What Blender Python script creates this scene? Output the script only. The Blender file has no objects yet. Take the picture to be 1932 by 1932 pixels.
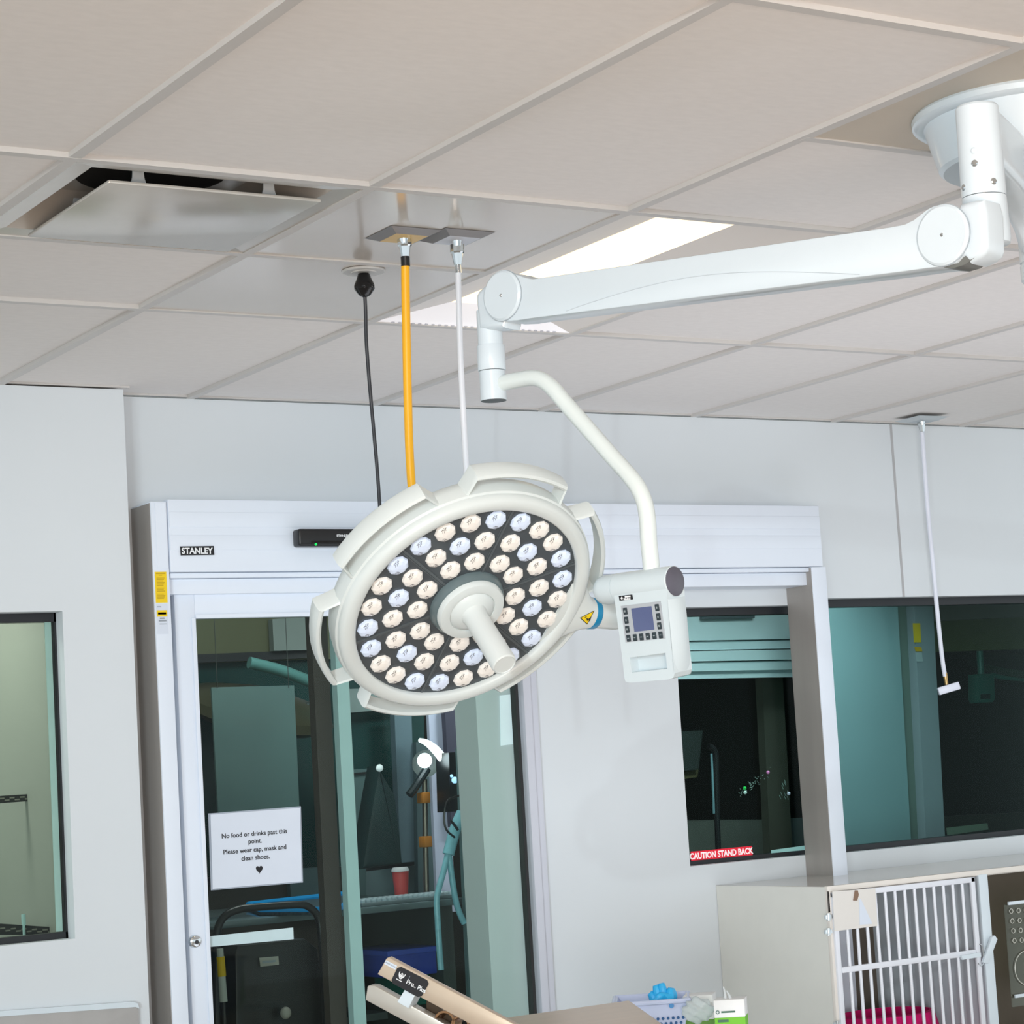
import bpy, bmesh, math, random
from mathutils import Vector, Matrix
random.seed(7)
V = Vector
SC = bpy.context.scene
COL = SC.collection
PI = math.pi
T = 0.6096            # ceiling module (2 ft)
CEIL = 2.62
W0 = 2.3905           # grid origin to back wall
# ---------------------------------------------------------------- camera
F, CX, CY = 4349.03, 1257.28, 995.70
CAM = V((-1.47833, -6.37521, 1.45688))
RGT = V((0.825945, -0.559966, -0.065213))
DWN = V((0.002818, 0.119776, -0.992797))
FWD = V((0.563744, 0.819812, 0.100507))
cam = bpy.data.cameras.new('camera'); camo = bpy.data.objects.new('camera', cam); COL.objects.link(camo)
cam.sensor_width = 36; cam.sensor_fit = 'HORIZONTAL'
cam.lens = F / 1932 * 36
cam.shift_x = (966 - CX) / 1932; cam.shift_y = (CY - 966) / 1932
cam.clip_start = 0.05
Mc = Matrix((RGT, -DWN, -FWD)).transposed().to_4x4(); Mc.translation = CAM
camo.matrix_world = Mc
SC.camera = camo

def ray(u, v): return RGT * ((u - CX) / F) + DWN * ((v - CY) / F) + FWD
def onY(u, v, y): d = ray(u, v); return CAM + d * ((y - CAM.y) / d.y)
def onZ(u, v, z): d = ray(u, v); return CAM + d * ((z - CAM.z) / d.z)
def dep(u, v, t): return CAM + ray(u, v) * t
class Plane:
    """a local frame measured off the photograph: origin, x axis, y axis, normal z"""
    def __init__(s, O, x, y):
        s.O = O; s.x = x.normalized(); s.y = (y - s.x * y.dot(s.x)).normalized(); s.z = s.x.cross(s.y)
        s.M = Matrix((s.x, s.y, s.z)).transposed().to_4x4(); s.M.translation = O
    def px(s, u, v):
        d = ray(u, v); t = (s.O - CAM).dot(s.z) / d.dot(s.z); P = CAM + d * t - s.O
        return (P.dot(s.x), P.dot(s.y))
    def pt(s, x, y, z=0): return s.O + s.x * x + s.y * y + s.z * z

# ---------------------------------------------------------------- materials
def lin(c):
    f = lambda x: (x / 12.92 if x <= 0.04045 else ((x + 0.055) / 1.055) ** 2.4)
    return tuple(f(x / 255) for x in c) + (1,)
MATS = {}
def mat(name, rgb, rough=0.5, metal=0.0, emit=0.0, var=0.04, nscale=14, bump=0.0, ecol=None, coat=0.0, stretch=(1, 1, 1), alpha=1.0):
    if name in MATS: return MATS[name]
    m = bpy.data.materials.new(name); m.use_nodes = True
    nt = m.node_tree; N = nt.nodes; L = nt.links
    b = N['Principled BSDF']
    b.inputs['Roughness'].default_value = rough; b.inputs['Metallic'].default_value = metal
    b.inputs['Coat Weight'].default_value = coat
    g = N.new('ShaderNodeNewGeometry'); mp = N.new('ShaderNodeMapping'); mp.inputs['Scale'].default_value = stretch
    L.new(g.outputs['Position'], mp.inputs['Vector'])
    n = N.new('ShaderNodeTexNoise'); n.inputs['Scale'].default_value = nscale; n.inputs['Detail'].default_value = 4
    L.new(mp.outputs['Vector'], n.inputs['Vector'])
    cr = N.new('ShaderNodeValToRGB')
    c = lin(rgb)
    cr.color_ramp.elements[0].position = 0.3; cr.color_ramp.elements[1].position = 0.7
    cr.color_ramp.elements[0].color = tuple(max(0, x * (1 - var)) for x in c[:3]) + (1,)
    cr.color_ramp.elements[1].color = tuple(min(1, x * (1 + var)) for x in c[:3]) + (1,)
    L.new(n.outputs['Fac'], cr.inputs['Fac']); L.new(cr.outputs['Color'], b.inputs['Base Color'])
    if bump:
        bp = N.new('ShaderNodeBump'); bp.inputs['Strength'].default_value = bump; bp.inputs['Distance'].default_value = 0.002
        L.new(n.outputs['Fac'], bp.inputs['Height']); L.new(bp.outputs['Normal'], b.inputs['Normal'])
    if emit:
        b.inputs['Emission Color'].default_value = lin(ecol or rgb); b.inputs['Emission Strength'].default_value = emit
    if alpha < 1: b.inputs['Alpha'].default_value = alpha
    MATS[name] = m
    return m
def glass(name, rgb, refl=0.05, rough=0.0):
    m = bpy.data.materials.new(name); m.use_nodes = True
    nt = m.node_tree; N = nt.nodes; L = nt.links
    N.remove(N['Principled BSDF']); out = N['Material Output']
    tr = N.new('ShaderNodeBsdfTransparent'); tr.inputs['Color'].default_value = lin(rgb)
    gl = N.new('ShaderNodeBsdfGlossy'); gl.inputs['Roughness'].default_value = rough
    fr = N.new('ShaderNodeFresnel'); fr.inputs['IOR'].default_value = 1.45
    mu = N.new('ShaderNodeMath'); mu.operation = 'MULTIPLY'; mu.inputs[1].default_value = refl
    L.new(fr.outputs['Fac'], mu.inputs[0])
    mx = N.new('ShaderNodeMixShader')
    L.new(mu.outputs[0], mx.inputs['Fac']); L.new(tr.outputs[0], mx.inputs[1]); L.new(gl.outputs[0], mx.inputs[2])
    L.new(mx.outputs[0], out.inputs['Surface'])
    MATS[name] = m
    return m

# ---------------------------------------------------------------- mesh builder
class MB:
    def __init__(s): s.v = []; s.f = []
    def add(s, vs, fs, M=None):
        k = len(s.v)
        s.v += [(M @ V(p)) if M else V(p) for p in vs]
        s.f += [tuple(i + k for i in f) for f in fs]
        return s
    def bm(s, b, M=None):
        b.verts.index_update()
        s.add([v.co.copy() for v in b.verts], [[v.index for v in f.verts] for f in b.faces], M); b.free(); return s
    def box(s, lo, hi, M=None, bev=0, seg=2):
        b = bmesh.new(); bmesh.ops.create_cube(b, size=1)
        for v in b.verts:
            v.co = V([lo[i] + (hi[i] - lo[i]) * (v.co[i] + 0.5) for i in range(3)])
        if bev: bmesh.ops.bevel(b, geom=b.edges[:], offset=bev, segments=seg, affect='EDGES', profile=0.5)
        return s.bm(b, M)
    def prism(s, poly, z0, z1, M=None, bev=0, seg=2):
        b = bmesh.new()
        vs = [b.verts.new((p[0], p[1], z0)) for p in poly]
        f = b.faces.new(vs)
        r = bmesh.ops.extrude_face_region(b, geom=[f])
        for v in [g for g in r['geom'] if isinstance(g, bmesh.types.BMVert)]: v.co.z = z1
        bmesh.ops.recalc_face_normals(b, faces=b.faces[:])
        if bev:
            es = [e for e in b.edges if abs(e.verts[0].co.z - e.verts[1].co.z) < 1e-7]
            bmesh.ops.bevel(b, geom=es, offset=bev, segments=seg, affect='EDGES', profile=0.5)
        return s.bm(b, M)
    def lathe(s, prof, M=None, seg=32, a0=0, a1=2 * PI):
        full = abs(a1 - a0 - 2 * PI) < 1e-6
        n = seg if full else seg + 1
        vs = []; fs = []
        for i in range(n):
            a = a0 + (a1 - a0) * i / seg
            for r, z in prof: vs.append((r * math.cos(a), r * math.sin(a), z))
        m = len(prof)
        for i in range(seg):
            j = (i + 1) % n
            for k in range(m - 1): fs.append((i * m + k, j * m + k, j * m + k + 1, i * m + k + 1))
        b = bmesh.new(); bv = [b.verts.new(v) for v in vs]
        for f in fs: b.faces.new([bv[i] for i in f])
        bmesh.ops.remove_doubles(b, verts=b.verts[:], dist=1e-6)
        bmesh.ops.recalc_face_normals(b, faces=b.faces[:])
        return s.bm(b, M)
    def cyl(s, p0, p1, r0, r1=None, seg=24, bev=0):
        r1 = r0 if r1 is None else r1
        p0 = V(p0); p1 = V(p1); d = p1 - p0; L = d.length
        M = d.to_track_quat('Z', 'Y').to_matrix().to_4x4(); M.translation = p0
        if bev: pr = [(0, 0), (r0 - bev, 0), (r0, bev), (r1, L - bev), (r1 - bev, L), (0, L)]
        else: pr = [(0, 0), (r0, 0), (r1, L), (0, L)]
        return s.lathe(pr, M, seg)
    def tube(s, pts, r, seg=14, sub=0, caps=True):
        pts = [V(p) for p in pts]
        rs = r if isinstance(r, (list, tuple)) else [r] * len(pts)
        if sub:
            q = []; qr = []
            for i in range(len(pts) - 1):
                a = pts[max(i - 1, 0)]; b = pts[i]; c = pts[i + 1]; d = pts[min(i + 2, len(pts) - 1)]
                for k in range(sub):
                    t = k / sub
                    q.append(0.5 * ((2 * b) + (c - a) * t + (2 * a - 5 * b + 4 * c - d) * t * t + (3 * b - a - 3 * c + d) * t ** 3))
                    qr.append(rs[i] * (1 - t) + rs[i + 1] * t)
            q.append(pts[-1]); qr.append(rs[-1]); pts = q; rs = qr
        n = len(pts); vs = []; fs = []
        t0 = (pts[1] - pts[0]).normalized()
        u = t0.orthogonal().normalized()
        for i in range(n):
            t = (pts[min(i + 1, n - 1)] - pts[max(i - 1, 0)]).normalized()
            u = (u - t * u.dot(t)).normalized(); w = t.cross(u)
            for k in range(seg):
                a = 2 * PI * k / seg
                vs.append(pts[i] + (u * math.cos(a) + w * math.sin(a)) * rs[i])
        for i in range(n - 1):
            for k in range(seg):
                k2 = (k + 1) % seg
                fs.append((i * seg + k, i * seg + k2, (i + 1) * seg + k2, (i + 1) * seg + k))
        if caps:
            fs.append(tuple(reversed(range(seg)))); fs.append(tuple(range((n - 1) * seg, n * seg)))
        return s.add(vs, fs)
    def sphere(s, c, r, seg=20, rings=12, sc=(1, 1, 1)):
        M = Matrix.Translation(V(c)) @ Matrix.Diagonal((sc[0], sc[1], sc[2], 1))
        return s.lathe([(r * math.sin(PI * k / rings), -r * math.cos(PI * k / rings)) for k in range(rings + 1)], M, seg)

def setp(o, label=None, cat=None, group=None, kind=None):
    if label: o['label'] = label
    if cat: o['category'] = cat
    if group: o['group'] = group
    if kind: o['kind'] = kind
    return o
ORG = {}
def wloc(o):
    return ORG.get(o.name, V((0, 0, 0)))
def mk(name, mb, m, parent=None, label=None, cat=None, group=None, kind=None, sharp=34):
    me = bpy.data.meshes.new(name)
    c = V((0, 0, 0))
    xs = [p.x for p in mb.v]; ys = [p.y for p in mb.v]; zs = [p.z for p in mb.v]
    c = V(((min(xs) + max(xs)) / 2, (min(ys) + max(ys)) / 2, min(zs)))
    me.from_pydata([p - c for p in mb.v], [], mb.f)
    me.update()
    me.polygons.foreach_set('use_smooth', [True] * len(me.polygons))
    me.set_sharp_from_angle(angle=math.radians(sharp))
    me.materials.append(m)
    o = bpy.data.objects.new(name, me); COL.objects.link(o)
    if parent is not None:
        o.parent = parent; o.location = c - wloc(parent)
    else: o.location = c
    ORG[o.name] = c
    return setp(o, label, cat, group, kind)
def thing(name, loc, label, cat, group=None, kind=None):
    o = bpy.data.objects.new(name, None); COL.objects.link(o); o.location = loc; o.empty_display_size = 0.05
    ORG[o.name] = V(loc)
    return setp(o, label, cat, group, kind)
def text(body, O, xd, yd, size, m, parent, name='lettering', align='CENTER', bold=0.0, ext=0.0004, sx=1.0):
    cu = bpy.data.curves.new('t', 'FONT'); cu.body = body; cu.size = size; cu.align_x = align; cu.align_y = 'CENTER'
    cu.offset = bold; cu.extrude = ext; cu.resolution_u = 3
    to = bpy.data.objects.new('t', cu); me = bpy.data.meshes.new_from_object(to)
    xd = xd.normalized(); yd = (yd - xd * yd.dot(xd)).normalized(); zd = xd.cross(yd)
    b = MB(); b.add([O + xd * (v.co.x * sx) + yd * v.co.y + zd * v.co.z for v in me.vertices], [tuple(p.vertices) for p in me.polygons])
    bpy.data.objects.remove(to); bpy.data.meshes.remove(me); bpy.data.curves.remove(cu)
    return mk(name, b, m, parent)
XU, YU, ZU = V((1, 0, 0)), V((0, 1, 0)), V((0, 0, 1))
MY = lambda y: Matrix(((1, 0, 0, 0), (0, 0, -1, y), (0, 1, 0, 0), (0, 0, 0, 1)))     # local x,y,z -> world x, z, -y  (z towards the room)
def pxpoly(pts, y):
    return [(lambda P: (P.x, P.z))(onY(u, v, y)) for u, v in pts]

# palette
white = mat('white_enamel', (214, 225, 232), 0.28, coat=0.3, var=0.01)
ringw = mat('lamp_white_plastic', (214, 221, 220), 0.33, var=0.01)
wallm = mat('painted_wall', (216, 222, 226), 0.6, var=0.012, nscale=2.5, bump=0.02)
wallsh = mat('painted_wall_far', (150, 160, 158), 0.7, var=0.03, nscale=3)
tilem = mat('acoustic_tile', (229, 225, 222), 0.9, var=0.022, nscale=30, stretch=(1.0, 2.2, 1), bump=0.12)
gridm = mat('ceiling_grid_metal', (202, 199, 196), 0.45, var=0.01)
alum = mat('satin_aluminium', (228, 236, 247), 0.38, var=0.012, nscale=4)
alumd = mat('aluminium_shaded_return', (158, 153, 148), 0.4, metal=0.1, var=0.05, nscale=3, stretch=(6, 6, 0.4))  # shade on the post sides put into a darker aluminium
chrome = mat('chrome', (215, 220, 222), 0.12, metal=1.0, var=0.02)
steel = mat('brushed_steel', (206, 184, 160), 0.35, metal=0.35, var=0.04, nscale=8, stretch=(1, 5, 5))
glossg = mat('glossy_grey_panel', (206, 198, 189), 0.16, metal=0.2, var=0.02, nscale=3)
black = mat('black_rubber', (22, 22, 23), 0.4, var=0.1)
darkp = mat('dark_grey_plastic', (52, 54, 58), 0.35, var=0.05)
blackp = mat('black_plastic', (24, 25, 27), 0.35, var=0.05)
frameb = mat('black_window_frame', (30, 33, 37), 0.4, var=0.05)
paper = mat('white_paper', (214, 222, 234), 0.6, var=0.01)
ink = mat('black_ink', (30, 30, 34), 0.7, var=0.02)
whitei = mat('white_ink', (238, 240, 242), 0.6, var=0.01)
yellow = mat('yellow_label', (240, 205, 20), 0.5, var=0.02)
yellowd = mat('yellow_label_print', (196, 164, 8), 0.6, var=0.05)
orange = mat('orange_hose', (255, 184, 12), 0.42, var=0.03)
greyi = mat('grey_print', (150, 158, 166), 0.6, var=0.05)

# ================================================================= SETTING
def struct(name, mb, m, parent=None): return mk(name, mb, m, parent, kind='structure')
# floor
b = MB(); b.box((-6, -10, -0.05), (7, 4.5, 0)); struct('floor', b, mat('vinyl_floor', (182, 172, 162), 0.45, var=0.05, nscale=5))
# ceiling tiles and grid
GX = lambda i: i * T
GY = lambda j: j * T - W0
b = MB()
ZT = CEIL + 0.010
special = {(0, 0, 1), (1, 0, 1), (1, 1, 2), (2, 0, 2), (2, -2, -1)}
cells = []
for i in range(-5, 10):
    for j in range(-8, 4, 2):
        if (i, j) == (0, 0): cells += [(i, 1, 2)]
        elif (i, j) == (1, 0): pass
        elif (i, j) == (2, 0): pass
        elif (i, j) == (2, -2): cells += [(i, -1, 0)]
        else: cells.append((i, j, j + 2))
for i, j0, j1 in cells:
    b.box((GX(i), GY(j0), ZT), (GX(i + 1), min(GY(j1), 0.1), ZT + 0.02))
ceiling = struct('ceiling', b, tilem)
b = MB(); hw = 0.012
for i in range(-5, 11): b.box((GX(i) - hw, GY(-8), CEIL), (GX(i) + hw, 0.0, ZT + 0.004))
for j in range(-8, 4, 2):
    b.box((GX(-5), GY(j) - hw, CEIL - 0.0005), (GX(10), GY(j) + hw, ZT + 0.003))
b.box((GX(0), GY(1) - hw, CEIL - 0.0004), (GX(2), GY(1) + hw, ZT + 0.003))
b.box((GX(2), GY(-1) - hw, CEIL - 0.0004), (GX(3), GY(-1) + hw, ZT + 0.003))
b.box((0.97, -0.007, CEIL + 0.004), (GX(9), 0.0, ZT + 0.003))
b.box((-3, -0.119, CEIL + 0.004), (0.985, -0.112, ZT + 0.003))
struct('ceiling_grid', b, gridm, ceiling)

# back wall with door opening and two windows
DX0 = onY(360, 1400, 0).x - 0.05
DX1 = onY(902, 1400, 0).x
DZ = 2.02
W2 = (2.912, 3.53, 1.104, 1.968)
W3 = (3.558, 5.45, 1.099, 1.99)
TH = 0.14
b = MB()
def wbox(x0, x1, z0, z1): b.box((x0, 0, z0), (x1, TH, z1))
wbox(0.90, DX0, 0, CEIL); wbox(DX0, DX1, DZ, CEIL); wbox(DX1, W2[0], 0, CEIL)
wbox(W2[0], W2[1], 0, W2[2]); wbox(W2[0], W2[1], W2[3], CEIL); wbox(W2[1], W3[0], 0, CEIL)
wbox(W3[0], W3[1], 0, W3[2]); wbox(W3[0], W3[1], W3[3], CEIL); wbox(W3[1], 6.2, 0, CEIL)
struct('wall_back', b, wallm)
# seam in the wall panelling
P0 = onY(1681, 806, -0.001); b = MB(); b.box((P0.x - 0.005, -0.0015, W3[3]), (P0.x + 0.005, 0.001, CEIL)); struct('trim_1', b, mat('grey_joint', (176, 176, 178), 0.7))
# near left wall
YL = -0.112
LX = onY(110 + 8, 1160, YL).x; LZ1 = onY(60, 1154, YL).z; LZ0 = onY(130, 1772, YL).z; LE = 0.968
b = MB()
b.box((LX, YL, 0), (LE, -0.0005, CEIL)); b.box((-3, YL, 0), (LX, -0.0005, LZ0)); b.box((-3, YL, LZ1), (LX, -0.0005, CEIL))
struct('wall_left', b, wallm)
# left window : frame, glass, something behind
b = MB(); yb = YL + 0.055
zt = onY(60, 1174, yb).z; zb = onY(60, 1768, yb).z
b.box((-1.2, yb, zt), (LX + 0.002, yb + 0.03, LZ1 + 0.002)); b.box((-1.2, yb, LZ0 - 0.002), (LX + 0.002, yb + 0.03, LZ0 + 0.018)); b.box((LX - 0.006, yb, LZ0), (LX + 0.002, yb + 0.03, LZ1))
w1 = struct('window_1', b, frameb)
gl_l = glass('green_tinted_glass', (226, 233, 227), 0.35)
b = MB(); b.box((-1.2, yb + 0.012, LZ0 + 0.01), (LX - 0.004, yb + 0.018, LZ1 - 0.01)); struct('window_pane', b, gl_l, w1)
b = MB(); b.box((LX - 0.030, yb + 0.008, LZ0 + 0.02), (LX - 0.012, yb + 0.011, zt)); struct('glass_edge', b, mat('pale_green_glass_edge', (150, 186, 176), 0.3), w1)
# rooms behind the wall: enclosing shell
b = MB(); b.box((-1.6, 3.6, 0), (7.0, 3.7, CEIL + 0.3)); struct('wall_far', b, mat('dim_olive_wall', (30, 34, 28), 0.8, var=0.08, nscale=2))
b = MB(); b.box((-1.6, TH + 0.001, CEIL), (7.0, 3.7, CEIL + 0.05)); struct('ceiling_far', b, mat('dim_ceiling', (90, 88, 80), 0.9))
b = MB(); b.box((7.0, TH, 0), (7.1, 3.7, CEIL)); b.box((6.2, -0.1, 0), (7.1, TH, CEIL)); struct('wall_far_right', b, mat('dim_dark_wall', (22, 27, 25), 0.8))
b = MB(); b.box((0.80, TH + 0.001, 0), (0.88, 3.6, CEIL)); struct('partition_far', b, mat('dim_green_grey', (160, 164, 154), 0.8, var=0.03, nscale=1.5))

# ================================================================= SLIDING DOOR
YF = -0.15
hz1 = onY(930, 948, YF).z; hz0 = onY(930, 1074, YF).z
hx0 = onY(319, 1010, YF).x; hx1 = onY(1549, 1010, YF).x
b = MB(); b.box((hx0, YF, hz0), (hx1, 0, hz1), bev=0.003)
# shallow horizontal ribs across the cover
for fz in (0.40, 0.72):
    zz = hz0 + (hz1 - hz0) * fz
    b.box((hx0 + 0.002, YF - 0.002, zz - 0.022), (hx1 - 0.002, YF + 0.01, zz + 0.022), bev=0.0015)
door = thing('door_1', (DX0, -0.07, 0), None, None, kind='structure')
struct('door_header', b, alum, door)
b = MB(); rz = onY(900, 1104, -0.11).z
b.box((hx0 + 0.004, -0.135, onY(400, 1090, -0.135).z), (hx1 - 0.03, -0.001, hz0 - 0.002), bev=0.002)
b.box((hx0 + 0.004, -0.118, onY(1400, 1106, -0.118).z), (hx1 - 0.05, -0.001, onY(400, 1092, -0.118).z), bev=0.002)
struct('door_track', b, alum, door)
# posts at either end of the header
px0 = onY(296, 1229, YF).x; px1 = onY(326, 1229, YF).x
b = MB(); b.box((px0, YF, 0), (px1, 0, onY(290, 946, YF).z), bev=0.002); b.box((px0 + 0.012, YF - 0.002, hz0 + 0.01), (px1 - 0.004, YF, hz1 - 0.012))
struct('door_post', b, alum, door)
b = MB(); b.box((px0 - 0.0015, YF + 0.006, 0), (px0 + 0.001, -0.001, onY(290, 946, YF).z - 0.004)); struct('post_side', b, alumd, door)
qx0 = onY(1555, 1400, YF).x; qx1 = onY(1582, 1400, YF).x
b = MB(); b.box((qx0, YF, 0), (qx1, -0.0005, hz0 - 0.001), bev=0.002); struct('door_post', b, alum, door)
b = MB(); b.box((qx0 - 0.0015, YF + 0.004, 0), (qx0 + 0.001, -0.0008, hz0 - 0.004)); struct('post_side', b, alumd, door)
# sliding leaf
YD = -0.075
lx0 = onY(331, 1300, YD).x; lgx0 = onY(369, 1300, YD).x; lgx1 = onY(968, 1300, YD).x; lx1 = onY(979, 1300, YD).x
lz1 = onY(450, 1109, YD).z; lgz = onY(450, 1166, YD).z
b = MB()
b.box((lx0, YD - 0.02, 0.02), (lgx0, YD + 0.02, lz1), bev=0.002); b.box((lgx0, YD - 0.02, lgz), (lgx1, YD + 0.02, lz1), bev=0.001)
b.box((lgx0 - 0.013, YD - 0.026, 0.02), (lgx0, YD, lgz + 0.002), bev=0.002); b.box((lgx0, YD - 0.026, lgz - 0.001), (lgx1, YD, lgz + 0.012), bev=0.002)
struct('leaf_frame', b, alum, door)
b = MB(); b.box((lgx1 - 0.004, YD - 0.02, 0.02), (lgx1 + 0.006, YD + 0.012, lz1)); struct('leaf_seal', b, black, door)
gl_d = glass('door_glass', (238, 245, 242), 0.22)
b = MB(); b.box((lgx0 - 0.002, YD - 0.004, 0.03), (lgx1, YD + 0.004, lgz + 0.004)); struct('door_pane', b, gl_d, door)
# lock cylinder
P = onY(367, 1776, YD - 0.02)
b = MB(); b.lathe([(0, -0.012), (0.012, -0.012), (0.0165, -0.009), (0.0175, -0.003), (0.019, 0.0), (0, 0.0)], Matrix.Translation(P) @ Matrix.Rotation(-PI / 2, 4, 'X'), 24)
lock = struct('door_lock', b, chrome, door)
b = MB(); b.lathe([(0, -0.003), (0.005, -0.003), (0.006, 0), (0, 0)], Matrix.Translation(P + V((0.002, -0.012, -0.002))) @ Matrix.Rotation(-PI / 2, 4, 'X'), 16)
struct('key_slot', b, darkp, lock)
# casing strips at the right of the door
cx0 = onY(981, 1350, -0.02).x; cx1 = onY(1013, 1350, -0.02).x
b = MB(); b.box((cx0, -0.05, 0), (cx0 + (cx1 - cx0) * 0.45, -0.001, hz0 - 0.03), bev=0.002); b.box((cx0 + (cx1 - cx0) * 0.45, -0.03, 0), (cx1, -0.001, hz0 - 0.03), bev=0.002)
struct('trim_2', b, mat('casing', (204, 207, 217), 0.4, var=0.01))
# fixed sidelite stile seen through the leaf
ys = 0.03
sx0 = onY(632, 1300, ys).x; sx1 = onY(655, 1300, ys).x
b = MB(); b.box((sx0, ys - 0.015, 0), (sx1, ys + 0.02, DZ)); struct('trim_3', b, mat('sidelite_stile', (188, 214, 218), 0.4, var=0.02))
b = MB(); b.box((sx0 - 0.055, ys + 0.03, 0), (sx0 - 0.001, ys + 0.07, DZ)); struct('trim_4', b, mat('dark_brown_post', (66, 58, 54), 0.6))
# windows in the back wall
gl_w = glass('window_glass', (208, 223, 221), 0.1)
def window(n, x0, x1, z0, z1, ztop, zbot):
    yb = 0.048
    b = MB(); b.box((x0 - 0.002, yb, z1 - ztop), (x1 + 0.002, yb + 0.05, z1 + 0.002)); b.box((x0 - 0.002, yb, z0 - 0.002), (x1 + 0.002, yb + 0.05, z0 + zbot))
    w = struct('window_%d' % n, b, frameb)
    b = MB(); b.box((x0, yb + 0.006, z0 + zbot), (x1, yb + 0.012, z1 - ztop)); struct('window_pane', b, gl_w, w)
    return w
w2 = window(2, *W2, 0.026, 0.015)
w3 = window(3, *W3, 0.028, 0.020)
# door holdings ------------------------------------------------------------
Pc = onY(371, 1040, YF - 0.003)
s = thing('brand_sign', Pc, 'small black rectangular sign reading STANLEY at left end of door header', 'sign')
b = MB(); q = pxpoly([(340, 1031), (403, 1030), (404, 1047), (341, 1048)], YF - 0.004); b.prism(q, 0, 0.002, MY(YF - 0.003)); mk('sign_plate', b, ink, s)
xd = onY(403, 1039, YF) - onY(341, 1040, YF)
text('STANLEY', Pc + V((0, -0.0035, 0)), XU, ZU, 0.0240, whitei, s, bold=0.0007, sx=0.96)
# motion sensor
sy = YF - 0.045
s = thing('motion_sensor', onY(640, 1014, YF), 'long black motion sensor bar mounted on the white door header', 'sensor')
a0 = onY(563, 997, sy); a1 = onY(730, 1030, sy)
b = MB(); b.box((a0.x, sy, a1.z), (a0.x + 0.48, YF + 0.0005, a0.z), bev=0.008, seg=3); mk('sensor_housing', b, blackp, s)
b = MB(); b.box((a0.x + 0.04, sy - 0.003, a1.z + 0.004), (a0.x + 0.44, sy + 0.01, a1.z + 0.016), bev=0.002); mk('sensor_lens', b, mat('gloss_black', (8, 8, 9), 0.08), s)
text('STANLEY', onY(647, 1011, sy - 0.001), XU, ZU, 0.010, whitei, s, bold=0.0003)
b = MB(); b.sphere(onY(596, 1027, sy - 0.004), 0.0035); mk('indicator_light', b, mat('green_led', (0, 200, 70), 0.3, emit=2.0, ecol=(0, 220, 70)), s)
# yellow safety sticker strip on the left post
def sticker(name, u0, v0, u1, v1, label, base, y=YF + 0.0002, rows=(), rowm=yellowd, extra=None):
    A = onY(u0, v0, y); B = onY(u1, v1, y)
    t = thing(name, (0.5 * (A.x + B.x), y, B.z), label, 'sticker')
    b = MB(); b.box((A.x, y - 0.0012, B.z), (B.x, y, A.z)); mk('sticker_sheet', b, base, t)
    for fx0, fx1, f0, f1, m in rows:
        b = MB(); w = B.x - A.x; h = A.z - B.z
        b.box((A.x + w * fx0, y - 0.0018, A.z - h * f1), (A.x + w * fx1, y - 0.0012, A.z - h * f0)); mk('printed_text', b, m, t)
    return t
rows = [(0.10, 0.9, 0.03, 0.075, yellowd), (0.34, 0.62, 0.10, 0.125, yellowd)]
rows += [(0.14, 0.82 - 0.06 * (k % 3), 0.19 + 0.047 * k, 0.215 + 0.047 * k, yellowd) for k in range(15) if k not in (6, 10)]
sticker('warning_sticker', 291.5, 1079, 316, 1137, 'tall yellow warning sticker with fine print on left door post', yellow, rows=rows)
sticker('service_sticker', 293.5, 1139, 318, 1196, 'white service sticker with yellow band below tall yellow sticker on post', paper,
        rows=[(0.06, 0.94, 0.22, 0.43, yellow), (0.15, 0.85, 0.29, 0.36, yellowd), (0.3, 0.7, 0.46, 0.51, greyi), (0.2, 0.85, 0.54, 0.59, greyi), (0.25, 0.85, 0.66, 0.685, greyi), (0.1, 0.45, 0.09, 0.12, greyi)])
# paper notice on the glass
yn = YD - 0.0065
NP = Plane(onY(397, 1537, yn), onY(566, 1524, yn) - onY(397, 1537, yn), ZU)
t = thing('paper_notice', NP.O + V((0.1, 0, -0.25)), 'white laminated paper notice with heart taped to glass door', 'notice')
b = MB(); q = [NP.px(*p) for p in [(397, 1537), (566, 1524), (569, 1663), (401, 1677)]]; b.prism(q, 0, 0.0008, NP.M); mk('paper_sheet', b, paper, t)
q2 = [NP.px(*p) for p in [(393, 1535), (568, 1521), (572, 1665), (398, 1680)]]
b = MB(); b.prism(q2, -0.0012, -0.0004, NP.M); mk('laminate_edge', b, mat('clear_laminate', (190, 200, 214), 0.15, alpha=0.55), t)
def ncent(u, v): x, y = NP.px(u, v); return NP.pt(x, y, 0.0012)
for (s_, u, v) in (('No food or drinks past this', 480, 1573), ('point.', 481, 1587), ('Please wear cap, mask and', 481, 1603), ('clean shoes.', 482, 1618)):
    text(s_, ncent(u, v), NP.x, NP.y, 0.0190, ink, t, bold=0.00025, sx=0.98)
hp = []
for k in range(40):
    a = 2 * PI * k / 40; hp.append((16 * math.sin(a) ** 3 * 0.00066, (13 * math.cos(a) - 5 * math.cos(2 * a) - 2 * math.cos(3 * a) - math.cos(4 * a)) * 0.00078))
b = MB(); hx, hy = NP.px(489, 1640); b.prism([(hx + x, hy + y) for x, y in hp], 0.001, 0.0018, NP.M); mk('heart', b, ink, t)
# tape strip on the glass below
sticker('glass_strip', 392, 1766, 0, 0, '', paper) if False else None
t = None
b = MB(); q = pxpoly([(390, 1767), (553, 1750), (554, 1772), (391, 1787)], YD - 0.005); b.prism(q, 0, 0.001, MY(YD - 0.0045))
mk('frosted_strip', b, mat('pale_strip', (196, 218, 222), 0.5), None, 'pale frosted strip on glass door at lock height', 'strip')

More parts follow.
